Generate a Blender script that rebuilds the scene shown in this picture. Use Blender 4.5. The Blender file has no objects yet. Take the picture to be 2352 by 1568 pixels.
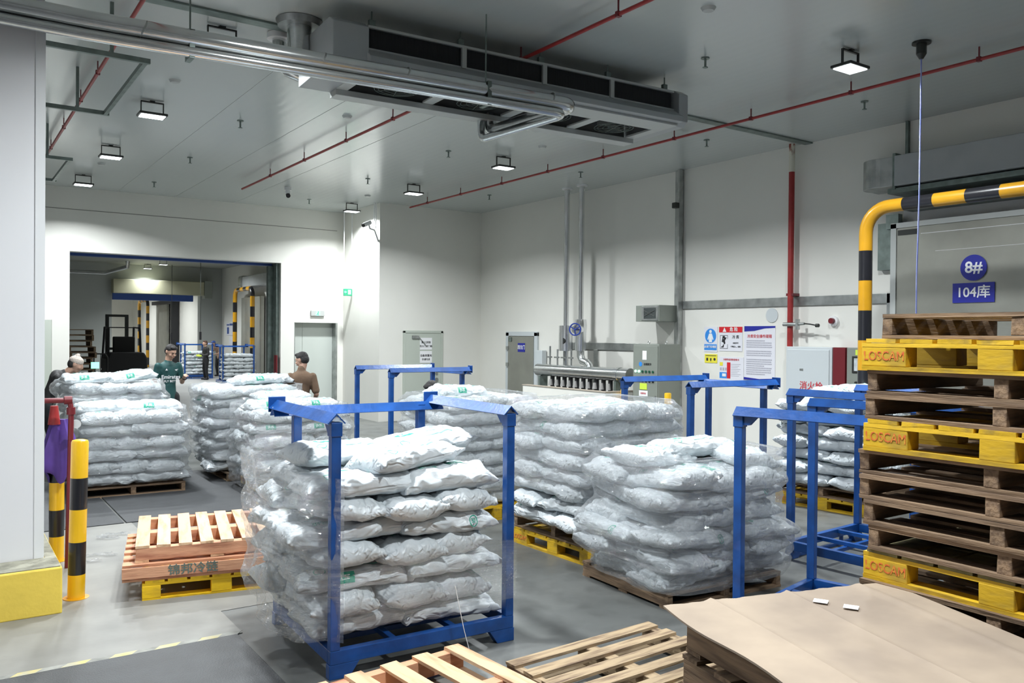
import bpy, bmesh, math, random
from mathutils import Vector, Matrix, noise, Euler
from mathutils.bvhtree import BVHTree
R = math.radians; PI = math.pi
S = bpy.context.scene; C = S.collection

# ------------------------------------------------------------------ camera
def camera():
    yaw, pitch, roll, f = R(34.535), R(-.439), R(.4707), 1918.5
    cy, sy = math.cos(yaw), math.sin(yaw)
    fw = Vector((sy*math.cos(pitch), cy*math.cos(pitch), math.sin(pitch)))
    r = Vector((cy, -sy, 0)); u = r.cross(fw)
    c, s = math.cos(roll), math.sin(roll)
    r2 = c*r + s*u; u2 = -s*r + c*u
    cam = bpy.data.cameras.new('camera'); o = bpy.data.objects.new('camera', cam); C.objects.link(o)
    cam.sensor_fit = 'HORIZONTAL'; cam.sensor_width = 36; cam.lens = f/2352*36; cam.clip_end = 200; cam.clip_start = .05
    m = Matrix((r2, u2, -fw)).transposed().to_4x4(); m.translation = Vector((0, 0, 2.0))
    o.matrix_world = m; S.camera = o
camera()
w = bpy.data.worlds.new('world'); S.world = w; w.use_nodes = True
w.node_tree.nodes['Background'].inputs[0].default_value = (.75, .85, 1, 1)
w.node_tree.nodes['Background'].inputs[1].default_value = .02
S.view_settings.view_transform = 'Standard'; S.view_settings.look = 'None'
S.view_settings.exposure = 0.0; S.view_settings.gamma = 1; S.view_settings.use_curve_mapping = False
S.cycles.max_bounces = 8; S.cycles.diffuse_bounces = 5; S.cycles.glossy_bounces = 3
S.cycles.transparent_max_bounces = 16; S.cycles.transmission_bounces = 3
S.cycles.sample_clamp_indirect = 4; S.cycles.caustics_reflective = False; S.cycles.caustics_refractive = False
S.cycles.use_denoising = True
H = 4.98          # ceiling height
LAMP_W = 155       # floodlight power

# ------------------------------------------------------------------ materials
MATS = {}
def mat(name, col, rough=.5, metal=0, noise_amt=0, nscale=6, col2=None, bump=0, bscale=40, stretch=(1, 1, 1),
        spec=.5, coat=0, emit=0, rnd=0, detail=4, contrast=(.35, .65)):
    if name in MATS: return MATS[name]
    m = bpy.data.materials.new(name); m.use_nodes = True; MATS[name] = m
    nt = m.node_tree; N = nt.nodes; L = nt.links; b = N['Principled BSDF']
    b.inputs['Base Color'].default_value = (*col, 1); b.inputs['Roughness'].default_value = rough
    b.inputs['Metallic'].default_value = metal; b.inputs['Specular IOR Level'].default_value = spec
    b.inputs['Coat Weight'].default_value = coat
    if emit:
        b.inputs['Emission Color'].default_value = (*col, 1); b.inputs['Emission Strength'].default_value = emit
    if noise_amt or bump or col2:
        tc = N.new('ShaderNodeTexCoord'); mp = N.new('ShaderNodeMapping'); L.new(tc.outputs['Object'], mp.inputs[0])
        mp.inputs['Scale'].default_value = stretch
    src = None
    if noise_amt or col2:
        n = N.new('ShaderNodeTexNoise'); n.inputs['Scale'].default_value = nscale; n.inputs['Detail'].default_value = detail
        L.new(mp.outputs[0], n.inputs['Vector'])
        cr = N.new('ShaderNodeValToRGB'); L.new(n.outputs['Fac'], cr.inputs[0])
        c2 = col2 or tuple(max(0, x*(1-noise_amt)) for x in col)
        cr.color_ramp.elements[0].position, cr.color_ramp.elements[1].position = contrast
        cr.color_ramp.elements[0].color = (*c2, 1); cr.color_ramp.elements[1].color = (*col, 1)
        src = cr.outputs[0]; L.new(src, b.inputs['Base Color'])
    if rnd:
        oi = N.new('ShaderNodeObjectInfo'); mr = N.new('ShaderNodeMapRange'); L.new(oi.outputs['Random'], mr.inputs[0])
        mr.inputs[3].default_value = 1-rnd; mr.inputs[4].default_value = 1+rnd
        hs = N.new('ShaderNodeHueSaturation'); L.new(mr.outputs[0], hs.inputs['Value'])
        if src: L.new(src, hs.inputs['Color'])
        else: hs.inputs['Color'].default_value = (*col, 1)
        L.new(hs.outputs[0], b.inputs['Base Color'])
    if bump:
        n2 = N.new('ShaderNodeTexNoise'); n2.inputs['Scale'].default_value = bscale; n2.inputs['Detail'].default_value = 3
        L.new(mp.outputs[0], n2.inputs['Vector'])
        bp = N.new('ShaderNodeBump'); bp.inputs['Strength'].default_value = bump; bp.inputs['Distance'].default_value = .02
        L.new(n2.outputs['Fac'], bp.inputs['Height']); L.new(bp.outputs[0], b.inputs['Normal'])
    return m
M = {}
M['wall'] = mat('wall_paint', (.80, .79, .74), .42, noise_amt=.05, nscale=.7, bump=.04, bscale=3)
M['wall_cool'] = mat('wall_paint_cool', (.84, .84, .86), .4, noise_amt=.04, nscale=.7)
M['grime'] = mat('seam_grime', (.20, .20, .18), .8)
M['galv'] = mat('galvanised_steel', (.50, .52, .51), .38, .85, noise_amt=.35, nscale=5, bump=.05, bscale=8)
M['galv_dark'] = mat('galvanised_channel', (.22, .27, .25), .45, .6, noise_amt=.3, nscale=8)
M['alu'] = mat('aluminium_jacket', (.72, .74, .74), .2, .95, noise_amt=.12, nscale=4, bump=.06, bscale=5, stretch=(1, 5, 5))
M['alu_v'] = mat('aluminium_jacket_vertical', (.78, .79, .80), .18, .95, noise_amt=.1, nscale=4, bump=.05, bscale=5)
M['stainless'] = mat('stainless_panel', (.36, .36, .32), .42, .6, noise_amt=.15, nscale=2)
M['grey_unit'] = mat('grey_unit_casing', (.40, .42, .43), .45, .2, noise_amt=.08, nscale=3)
M['unit_light'] = mat('unit_drip_tray', (.50, .52, .51), .45, .2)
M['black'] = mat('black_matte', (.012, .012, .014), .6)
M['coil'] = mat('black_coil', (.006, .007, .010), .7, bump=.5, bscale=120, stretch=(1, .02, .02))
M['blackmetal'] = mat('black_painted_metal', (.02, .022, .02), .4)
M['red'] = mat('red_pipe_paint', (.33, .025, .025), .4, noise_amt=.2, nscale=12)
M['dark_red'] = mat('dark_red_paint', (.15, .012, .018), .4)
M['blue'] = mat('blue_rack_paint', (.010, .082, .33), .33, noise_amt=.35, nscale=7, bump=.08, bscale=30, coat=.2)
M['blue_sign'] = mat('sign_blue', (.012, .018, .30), .5)
M['blue_beam'] = mat('beam_blue', (.03, .08, .30), .5)
M['sky_blue'] = mat('sign_sky_blue', (.03, .25, .72), .5)
M['white'] = mat('white_paint', (.82, .83, .84), .4)
M['offwhite'] = mat('offwhite_sheet', (.74, .74, .80), .5)
M['paper'] = mat('paper_white', (.86, .86, .88), .6)
M['ink'] = mat('ink_black', (.015, .015, .02), .6)
M['ink_grey'] = mat('ink_grey', (.42, .42, .48), .6)
M['ink_red'] = mat('ink_red', (.55, .03, .05), .6)
M['sign_red'] = mat('sign_red', (.62, .012, .02), .5)
M['sign_yellow'] = mat('sign_yellow', (.80, .72, .06), .5)
M['lime'] = mat('label_lime', (.62, .80, .08), .5)
M['yellow'] = mat('yellow_gloss_paint', (.90, .52, .015), .28, noise_amt=.08, nscale=5, coat=.3)
M['yellow_guard'] = mat('yellow_guard_paint', (.62, .31, .012), .32, noise_amt=.1, nscale=5, coat=.2)
M['black_gloss'] = mat('black_gloss_paint', (.014, .014, .018), .28, coat=.3)
M['yellow_conc'] = mat('yellow_concrete_paint', (.95, .70, .11), .55, noise_amt=.12, nscale=3, bump=.1, bscale=25)
M['conc_edge'] = mat('raw_concrete', (.36, .35, .28), .9, noise_amt=.4, nscale=9, bump=.4, bscale=40)
M['cab_grey'] = mat('cabinet_grey', (.24, .26, .23), .45, noise_amt=.05, nscale=4)
M['hydrant'] = mat('hydrant_cabinet_pale', (.56, .60, .62), .4)
M['door_grey'] = mat('door_pale_grey', (.50, .54, .48), .45)
M['door_green'] = mat('lift_door_pale', (.56, .60, .56), .35)
M['wood'] = mat('wood_weathered', (.33, .235, .15), .8, col2=(.13, .085, .055), nscale=5, stretch=(.7, 6, 6), bump=.25, bscale=12, rnd=.16, contrast=(.3, .62))
M['wood_dark'] = mat('wood_dark', (.27, .18, .11), .8, col2=(.10, .062, .04), nscale=5, stretch=(.7, 6, 6), bump=.25, bscale=12, rnd=.2, contrast=(.3, .62))
M['wood_new'] = mat('wood_fresh_pine', (.70, .47, .29), .7, col2=(.40, .22, .12), nscale=3.5, stretch=(.8, 5, 5), bump=.15, bscale=12, rnd=.08, contrast=(.25, .5))
M['wood_pink'] = mat('wood_pinkish', (.66, .34, .20), .7, col2=(.34, .12, .07), nscale=3.5, stretch=(.8, 5, 5), bump=.15, bscale=12, rnd=.07, contrast=(.25, .5))
M['wood_tan'] = mat('wood_tan_old', (.38, .28, .17), .8, col2=(.13, .08, .05), nscale=4.5, stretch=(.8, 6, 6), bump=.25, bscale=12, rnd=.1, contrast=(.3, .55))
M['pal_yellow'] = mat('pallet_yellow', (.60, .37, .012), .6, col2=(.34, .22, .03), nscale=5, stretch=(1, 3, 3), bump=.15, bscale=14, rnd=.1, contrast=(.28, .5))
M['pal_yellow_fresh'] = mat('pallet_yellow_fresh', (.88, .55, .012), .5, col2=(.62, .38, .02), nscale=5, stretch=(1, 3, 3), bump=.1, bscale=14, contrast=(.25, .45))
M['moss'] = mat('wood_mossy', (.24, .21, .08), .85, col2=(.12, .10, .05), nscale=9, bump=.3, bscale=20)
M['card'] = mat('cardboard', (.36, .285, .215), .8, col2=(.26, .205, .16), nscale=2.6, bump=.05, bscale=10)
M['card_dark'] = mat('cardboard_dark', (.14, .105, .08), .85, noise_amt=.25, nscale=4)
M['purple'] = mat('purple_cloth', (.10, .045, .30), .6, noise_amt=.3, nscale=6)
M['skin'] = mat('skin', (.55, .33, .24), .5); M['skin_dim'] = mat('skin_tan', (.42, .25, .18), .5)
M['hair'] = mat('black_hair', (.012, .010, .010), .55, bump=.6, bscale=90)
M['hair_brown'] = mat('brown_hair', (.07, .035, .025), .55, bump=.4, bscale=70)
M['shirt_green'] = mat('shirt_dark_green', (.010, .075, .075), .65, noise_amt=.25, nscale=9, bump=.35, bscale=9)
M['shirt_navy'] = mat('sleeve_navy', (.012, .016, .035), .7)
M['shirt_brown'] = mat('shirt_brown', (.17, .105, .065), .8, noise_amt=.22, nscale=8, bump=.45, bscale=8)
M['trouser'] = mat('trousers_black', (.010, .011, .013), .8, bump=.3, bscale=12)
M['jacket'] = mat('jacket_black', (.018, .017, .018), .7, bump=.4, bscale=12)
M['beige_cap'] = mat('knit_beige', (.50, .43, .38), .9, bump=.8, bscale=60)
M['green_glow'] = mat('exit_green_glow', (.25, 1, .55), .5, emit=1.6)
M['green_dark'] = mat('exit_green_plate', (.03, .30, .16), .5)
M['led_green'] = mat('led_green', (.35, 1, .65), .5, emit=3)
M['led_off'] = mat('lamp_green_off', (.01, .09, .05), .3)
M['diffuser'] = mat('lamp_diffuser', (.9, .97, 1), .5, emit=7)
M['screen'] = mat('panel_screen', (.62, .66, .68), .3, noise_amt=.3, nscale=15)
M['glassdark'] = mat('dark_glass', (.05, .06, .06), .15)
M['orange_txt'] = mat('stencil_orange', (.60, .12, .03), .7, col2=(.62, .34, .03), nscale=45, contrast=(.40, .50))
M['grn_print'] = mat('sack_print_green', (.02, .36, .24), .55, col2=(.30, .52, .46), nscale=14, contrast=(.25, .5))
M['grn_print_l'] = mat('sack_print_pale_green', (.20, .55, .50), .55)
M['steel_txt'] = mat('stencil_grey', (.12, .17, .15), .8)
M['beige_roll'] = mat('shutter_beige', (.42, .41, .28), .6)
M['rubber'] = mat('rubber_black', (.02, .02, .02), .85)

def mat_ceiling():
    m = mat('ceiling_panels', (.52, .56, .55), .22, noise_amt=.03, nscale=.5)
    nt = m.node_tree; N = nt.nodes; L = nt.links; b = N['Principled BSDF']
    tc = N.new('ShaderNodeTexCoord'); wv = N.new('ShaderNodeTexWave'); wv.bands_direction = 'X'
    wv.inputs['Scale'].default_value = 2.2; wv.inputs['Distortion'].default_value = .15
    L.new(tc.outputs['Object'], wv.inputs['Vector'])
    bp = N.new('ShaderNodeBump'); bp.inputs['Strength'].default_value = .022; bp.inputs['Distance'].default_value = .02
    L.new(wv.outputs['Fac'], bp.inputs['Height']); L.new(bp.outputs[0], b.inputs['Normal'])
    b.inputs['Specular IOR Level'].default_value = 1
    return m
M['ceil'] = mat_ceiling()

def mat_floor():
    m = bpy.data.materials.new('worn_concrete'); m.use_nodes = True
    nt = m.node_tree; N = nt.nodes; L = nt.links; b = N['Principled BSDF']
    tc = N.new('ShaderNodeTexCoord')
    def nz(sc, det, a, bb, p0, p1):
        n = N.new('ShaderNodeTexNoise'); n.inputs['Scale'].default_value = sc; n.inputs['Detail'].default_value = det
        L.new(tc.outputs['Object'], n.inputs['Vector']); cr = N.new('ShaderNodeValToRGB'); L.new(n.outputs['Fac'], cr.inputs[0])
        cr.color_ramp.elements[0].color = (*a, 1); cr.color_ramp.elements[1].color = (*bb, 1)
        cr.color_ramp.elements[0].position = p0; cr.color_ramp.elements[1].position = p1
        return cr.outputs[0]
    base = nz(.55, 6, (.085, .09, .088), (.165, .168, .16), .3, .7)
    st = nz(3.5, 8, (.62, .62, .62), (1, 1, 1), .3, .52)
    mx = N.new('ShaderNodeMix'); mx.data_type = 'RGBA'; mx.blend_type = 'MULTIPLY'; mx.inputs[0].default_value = .8
    L.new(base, mx.inputs[6]); L.new(st, mx.inputs[7]); L.new(mx.outputs[2], b.inputs['Base Color'])
    ro = nz(1.3, 5, (.28, .28, .28), (.6, .6, .6), .35, .65); L.new(ro, b.inputs['Roughness'])
    return m
M['floor'] = mat_floor()
M['floor_light'] = mat('light_concrete', (.25, .245, .225), .5, col2=(.17, .167, .155), nscale=1.6, detail=8, bump=.05, bscale=15)
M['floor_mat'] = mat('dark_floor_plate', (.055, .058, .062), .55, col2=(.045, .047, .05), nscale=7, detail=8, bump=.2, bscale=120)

def mat_sack():
    m = bpy.data.materials.new('woven_sack_white'); m.use_nodes = True
    nt = m.node_tree; N = nt.nodes; L = nt.links; b = N['Principled BSDF']
    tc = N.new('ShaderNodeTexCoord')
    oi = N.new('ShaderNodeObjectInfo')
    mr = N.new('ShaderNodeMapRange'); L.new(oi.outputs['Random'], mr.inputs[0]); mr.inputs[3].default_value = .93; mr.inputs[4].default_value = 1.04
    n = N.new('ShaderNodeTexNoise'); n.inputs['Scale'].default_value = 5; n.inputs['Detail'].default_value = 6; L.new(tc.outputs['Object'], n.inputs['Vector'])
    cr = N.new('ShaderNodeValToRGB'); L.new(n.outputs['Fac'], cr.inputs[0])
    cr.color_ramp.elements[0].color = (.52, .565, .585, 1); cr.color_ramp.elements[1].color = (.63, .67, .70, 1)
    cr.color_ramp.elements[0].position = .3; cr.color_ramp.elements[1].position = .6
    hs = N.new('ShaderNodeHueSaturation'); L.new(cr.outputs[0], hs.inputs['Color']); L.new(mr.outputs[0], hs.inputs['Value'])
    L.new(hs.outputs[0], b.inputs['Base Color'])
    b.inputs['Roughness'].default_value = .38; b.inputs['Specular IOR Level'].default_value = .45
    # creases: two warped noises used as a bump
    mp = N.new('ShaderNodeMapping'); L.new(tc.outputs['Object'], mp.inputs[0]); mp.inputs['Scale'].default_value = (1, 2.4, 2.4)
    n2 = N.new('ShaderNodeTexNoise'); n2.inputs['Scale'].default_value = 6; n2.inputs['Detail'].default_value = 3; n2.inputs['Distortion'].default_value = 1.6
    try: n2.noise_type = 'RIDGED_MULTIFRACTAL'
    except Exception: pass
    L.new(mp.outputs[0], n2.inputs['Vector'])
    bp = N.new('ShaderNodeBump'); bp.inputs['Strength'].default_value = 1.0; bp.inputs['Distance'].default_value = .02
    L.new(n2.outputs['Fac'], bp.inputs['Height'])
    n3 = N.new('ShaderNodeTexNoise'); n3.inputs['Scale'].default_value = 160; L.new(tc.outputs['Object'], n3.inputs['Vector'])
    bp2 = N.new('ShaderNodeBump'); bp2.inputs['Strength'].default_value = .1; bp2.inputs['Distance'].default_value = .004
    L.new(n3.outputs['Fac'], bp2.inputs['Height']); L.new(bp.outputs[0], bp2.inputs['Normal']); L.new(bp2.outputs[0], b.inputs['Normal'])
    return m
M['sack'] = mat_sack()

def mat_film(name, haze=.10, rough=.13, diag=0, bump=.9):
    m = bpy.data.materials.new(name); m.use_nodes = True
    nt = m.node_tree; N = nt.nodes; L = nt.links; N.remove(N['Principled BSDF']); out = N['Material Output']
    tc = N.new('ShaderNodeTexCoord'); mp = N.new('ShaderNodeMapping'); L.new(tc.outputs['UV'], mp.inputs[0])
    mp.inputs['Rotation'].default_value = (0, 0, diag); mp.inputs['Scale'].default_value = (1.6, 24, 1)
    n = N.new('ShaderNodeTexNoise'); n.inputs['Scale'].default_value = 1.2; n.inputs['Detail'].default_value = 5; n.inputs['Distortion'].default_value = .5
    L.new(mp.outputs[0], n.inputs['Vector'])
    n4 = N.new('ShaderNodeTexNoise'); n4.inputs['Scale'].default_value = 17; n4.inputs['Detail'].default_value = 4; L.new(tc.outputs['Object'], n4.inputs['Vector'])
    n4.inputs['Distortion'].default_value = 1
    ad = N.new('ShaderNodeMath'); ad.operation = 'ADD'; L.new(n.outputs['Fac'], ad.inputs[0]); L.new(n4.outputs['Fac'], ad.inputs[1])
    bp = N.new('ShaderNodeBump'); bp.inputs['Strength'].default_value = bump; bp.inputs['Distance'].default_value = .09; L.new(ad.outputs[0], bp.inputs['Height'])
    gl = N.new('ShaderNodeBsdfGlossy'); gl.inputs['Roughness'].default_value = rough; L.new(bp.outputs[0], gl.inputs['Normal'])
    tr = N.new('ShaderNodeBsdfTransparent'); tr.inputs[0].default_value = (.985, .99, .995, 1)
    df = N.new('ShaderNodeBsdfDiffuse'); df.inputs[0].default_value = (.85, .87, .9, 1)
    # haze where the film bunches
    cr = N.new('ShaderNodeMapRange'); L.new(n.outputs['Fac'], cr.inputs[0]); cr.inputs[1].default_value = .42; cr.inputs[2].default_value = .75
    cr.inputs[3].default_value = haze*.8; cr.inputs[4].default_value = haze*3.8
    tl = N.new('ShaderNodeBsdfTranslucent'); tl.inputs[0].default_value = (.9, .92, .95, 1); dm = N.new('ShaderNodeMixShader'); L.new(df.outputs[0], dm.inputs[1]); L.new(tl.outputs[0], dm.inputs[2])
    m1 = N.new('ShaderNodeMixShader'); L.new(cr.outputs[0], m1.inputs[0]); L.new(tr.outputs[0], m1.inputs[1]); L.new(dm.outputs[0], m1.inputs[2])
    lw = N.new('ShaderNodeLayerWeight'); lw.inputs[0].default_value = .5; L.new(bp.outputs[0], lw.inputs['Normal'])
    pw_ = N.new('ShaderNodeMath'); pw_.operation = 'POWER'; pw_.inputs[1].default_value = 4; L.new(lw.outputs['Facing'], pw_.inputs[0])
    mu = N.new('ShaderNodeMath'); mu.operation = 'MULTIPLY_ADD'; mu.inputs[1].default_value = .35; mu.inputs[2].default_value = .17; mu.use_clamp = True; L.new(pw_.outputs[0], mu.inputs[0])
    m2 = N.new('ShaderNodeMixShader'); L.new(mu.outputs[0], m2.inputs[0]); L.new(m1.outputs[0], m2.inputs[1]); L.new(gl.outputs[0], m2.inputs[2])
    L.new(m2.outputs[0], out.inputs[0])
    return m
M['film'] = mat_film('stretch_film', .11, .075, -.12, 1.0)
M['film_clear'] = mat_film('stretch_film_clear', .015, .07, -.3, .6)
M['film_loose'] = mat_film('stretch_film_loose', .10, .08, .5, 1.0)
M['film_tight'] = mat_film('stretch_film_tight', .12, .06, -.35, 1.0)

# ------------------------------------------------------------------ mesh helpers
class MB:
    def __init__(s): s.bm = bmesh.new(); s.mi = 0
    def _f(s, vs):
        try:
            f = s.bm.faces.new(vs); f.material_index = s.mi; return f
        except ValueError: return None
    def box(s, x0, x1, y0, y1, z0, z1):
        return s.obox(((x0+x1)/2, (y0+y1)/2, (z0+z1)/2), (abs(x1-x0), abs(y1-y0), abs(z1-z0)))
    def obox(s, c, d, rot=None, jit=0):
        c = Vector(c); vs = []
        for i in (-1, 1):
            for j in (-1, 1):
                for k in (-1, 1):
                    v = Vector((i*d[0]/2, j*d[1]/2, k*d[2]/2))
                    if jit: v += Vector([random.uniform(-jit, jit) for _ in range(3)])
                    if rot: v = rot @ v
                    vs.append(s.bm.verts.new(c+v))
        for a in ((0, 1, 3, 2), (4, 6, 7, 5), (0, 4, 5, 1), (2, 3, 7, 6), (0, 2, 6, 4), (1, 5, 7, 3)): s._f([vs[i] for i in a])
        return s
    def bar(s, p0, p1, w_, h_, roll=0):
        p0, p1 = Vector(p0), Vector(p1); d = p1-p0
        q = d.to_track_quat('X', 'Z').to_matrix()
        return s.obox((p0+p1)/2, (d.length, w_, h_), q @ Matrix.Rotation(roll, 3, 'X'))
    def tube(s, pts, r, seg=12, cap=True, rads=None):
        pts = [Vector(p) for p in pts]; rings = []; n = len(pts)
        up = Vector((0, 0, 1)); prev = None
        for i, p in enumerate(pts):
            t = (pts[min(i+1, n-1)]-pts[max(i-1, 0)]).normalized()
            if prev is None:
                a = up if abs(t.dot(up)) < .95 else Vector((1, 0, 0))
                x = (a - a.dot(t)*t).normalized()
            else:
                x = (prev - prev.dot(t)*t).normalized()
            prev = x; y = t.cross(x); rr = rads[i] if rads else r
            rings.append([s.bm.verts.new(p + rr*(math.cos(2*PI*k/seg)*x + math.sin(2*PI*k/seg)*y)) for k in range(seg)])
        for i in range(n-1):
            for k in range(seg):
                s._f([rings[i][k], rings[i][(k+1) % seg], rings[i+1][(k+1) % seg], rings[i+1][k]])
        if cap: s._f(rings[0][::-1]); s._f(rings[-1])
        return s
    def cyl(s, p0, p1, r, seg=20, r1=None):
        return s.tube([p0, p1], r, seg, rads=[r, r if r1 is None else r1])
    def prism(s, poly, axis, a, b):
        """poly: list of 2D points in the plane normal to axis; extruded from a to b"""
        def P(u, v, t): return {'x': (t, u, v), 'y': (u, t, v), 'z': (u, v, t)}[axis]
        A = [s.bm.verts.new(P(u, v, a)) for u, v in poly]; B = [s.bm.verts.new(P(u, v, b)) for u, v in poly]
        s._f(A); s._f(B[::-1]); n = len(poly)
        for i in range(n): s._f([A[i], B[i], B[(i+1) % n], A[(i+1) % n]])
        return s
    def build(s, name, m, parent=None, bevel=0, smooth=False, normals=True):
        if normals: bmesh.ops.recalc_face_normals(s.bm, faces=s.bm.faces)
        me = bpy.data.meshes.new(name); s.bm.to_mesh(me); s.bm.free()
        for mm in (m if isinstance(m, (list, tuple)) else [m]): me.materials.append(mm)
        o = bpy.data.objects.new(name, me); C.objects.link(o); o.parent = parent
        if smooth:
            for p in me.polygons: p.use_smooth = True
            try: me.set_sharp_from_angle(angle=R(40))
            except Exception: pass
        if bevel:
            b = o.modifiers.new('bevel', 'BEVEL'); b.width = bevel; b.segments = 2; b.limit_method = 'ANGLE'; b.angle_limit = R(50)
        return o
def tag(o, label, cat, group=None, kind=None):
    if label: o['label'] = label
    if cat: o['category'] = cat
    if group: o['group'] = group
    if kind: o['kind'] = kind
    return o
def thing(name, label, cat, loc=(0, 0, 0), rz=0, group=None, rot=None):
    o = bpy.data.objects.new(name, None); C.objects.link(o); o.location = loc; o.rotation_euler = rot or (0, 0, rz)
    o.empty_display_size = .1
    return tag(o, label, cat, group)
def struct(o): o['kind'] = 'structure'; return o
def kids(o): return [c for c in bpy.data.objects if c.parent == o]
TREE = {}
def dup(root, loc, rz=0, label=None, group=None, rot=None):
    if root.name not in TREE:
        TREE[root.name] = [(c, kids(c)) for c in kids(root)]
    r = root.copy(); C.objects.link(r); r.location = loc; r.rotation_euler = rot or (0, 0, rz)
    if label: r['label'] = label
    if group: r['group'] = group
    for ch, gs in TREE[root.name]:
        c = ch.copy(); C.objects.link(c); c.parent = r
        for g in gs:
            d = g.copy(); C.objects.link(d); d.parent = c
    return r
def arc(c, r, a0, a1, plane, n=8):
    out = []
    for i in range(n+1):
        a = a0+(a1-a0)*i/n; u, v = r*math.cos(a), r*math.sin(a)
        out.append(Vector(c)+Vector({'xy': (u, v, 0), 'xz': (u, 0, v), 'yz': (0, u, v)}[plane]))
    return out
TXT = {}
def text_mesh(body, size, bold=0, extrude=.0008, align='CENTER'):
    key = (body, size, bold, extrude, align)
    if key in TXT: return TXT[key]
    cu = bpy.data.curves.new('text', 'FONT'); cu.body = body; cu.size = size; cu.align_x = align; cu.align_y = 'CENTER'
    cu.extrude = extrude; cu.offset = bold*size; cu.resolution_u = 3
    o = bpy.data.objects.new('text', cu); C.objects.link(o)
    dg = bpy.context.evaluated_depsgraph_get(); me = bpy.data.meshes.new_from_object(o.evaluated_get(dg))
    bpy.data.objects.remove(o); TXT[key] = me; return me
def text(body, size, m, parent, loc, face='-y', name='lettering', bold=.01, rz=None, align='CENTER', squash=1):
    me = text_mesh(body, size, bold, align=align).copy(); me.materials.clear(); me.materials.append(m)
    o = bpy.data.objects.new(name, me); C.objects.link(o); o.parent = parent; o.location = loc
    o.rotation_euler = {'-y': (PI/2, 0, 0), '-x': (PI/2, 0, -PI/2), '+z': (0, 0, rz or 0)}[face]
    o.scale = (squash, 1, 1)
    return o

# ================================================================== ROOM
XR, YB, YO, XB = 11.0, 17.35, 19.4, 8.27
struct(MB().box(-4, 12, -8, 19.7, -.2, 0).build('floor', M['floor']))
struct(MB().box(-4, 12, -8, 19.7, H, H+.15).build('ceiling', M['ceil']))
struct(MB().box(-4.2, -4, -8, 19.7, 0, H).build('wall_left', M['wall_cool']))
struct(MB().box(-4, 11.3, -8.2, -8, 0, H).build('wall_behind', M['wall_cool']))
struct(MB().box(XR, XR+.2, -8, YB, 0, H).build('wall_right', M['wall']))
struct(MB().box(XB, XR+.2, YB, YO+.3, 0, H).build('wall_back', M['wall']))
mb = MB()
for x0, x1, z0, z1 in ((-4, 1.66, 0, H), (1.66, 1.93, 2.24, H), (1.93, 2.25, 0, H), (2.25, 6.7, 3.66, H), (6.7, 7.03, 0, H), (7.03, 8.12, 2.26, H), (8.12, XB+.01, 0, H)):
    mb.box(x0, x1, YO, YO+.3, z0, z1)
struct(mb.build('wall_far', M['wall']))
# ceiling joint strip and panel joints
struct(MB().box(1.2, XR, 7.93, 8.07, H-.022, H-.001).build('trim_1', M['galv_dark'], bevel=.003))
mb = MB()
for x in (3.15, 4.3, 5.6): mb.box(x-.003, x+.003, 8.2, YO, H-.0025, H-.001)
struct(mb.build('trim_2', M['unit_light']))
struct(MB().box(-1, 8.1, YO-.006, YO-.001, 4.52, 4.532).build('trim_3', M['grime']))
# galvanised trims on the right wall
struct(MB().box(XR-.03, XR, 10.6, 10.78, 0, H).box(XR-.13, XR-.03, 10.58, 10.62, 0, H).build('trim_4', M['galv'], bevel=.004))
struct(MB().box(XR-.03, XR-.001, 6.62, 10.58, 2.49, 2.63).box(XR-.03, XR-.001, 6.55, 6.68, .5, 2.63).build('trim_5', M['galv'], bevel=.004))
struct(MB().box(XR-.03, XR-.001, 10.8, 14.0, 1.72, 1.86).box(XR-.03, XR-.001, 12.9, 13.02, .9, 1.72).build('trim_6', M['galv'], bevel=.004))
struct(MB().box(XR-.05, XR-.001, 6.38, 6.42, 4.4, H).build('trim_7', M['galv_dark']))
# second skin of wall panel right of the vertical trim
struct(MB().box(XR-.02, XR-.001, 3.2, 6.45, 0, 3.9).build('trim_8', M['white']))
# lighter bay of concrete, dark plates
struct(MB().box(-3, 1.68, 5.58, 9.44, 0, .006).box(1.68, 2.6, 6.1, 9.0, 0, .004).build('floor_light_bay', M['floor_light']))
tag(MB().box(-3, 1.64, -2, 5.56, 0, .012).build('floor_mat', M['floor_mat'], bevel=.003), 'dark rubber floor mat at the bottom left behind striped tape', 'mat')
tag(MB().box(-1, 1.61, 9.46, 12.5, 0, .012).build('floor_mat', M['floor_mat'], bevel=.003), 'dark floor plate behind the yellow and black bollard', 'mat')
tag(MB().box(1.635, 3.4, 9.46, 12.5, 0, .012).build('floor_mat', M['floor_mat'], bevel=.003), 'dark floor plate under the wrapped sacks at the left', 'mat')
mb = MB(); k = 0; x = -2.0
while x < 1.62:
    mb.mi = k % 2; x1 = min(x+.13, 1.64)
    mb.prism([(x, 5.56), (x1, 5.56), (x1+.05, 5.62), (x+.05, 5.62)], 'z', .0062, .0085); x = x1; k += 1
tag(mb.build('hazard_tape', [mat('tape_yellow', (.50, .42, .16), .7, col2=(.38, .36, .28), nscale=10), mat('tape_grey', (.16, .16, .15), .7, col2=(.3, .3, .27), nscale=9)]),
    'worn yellow and black hazard tape along the dark mat edge', 'tape')

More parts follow.
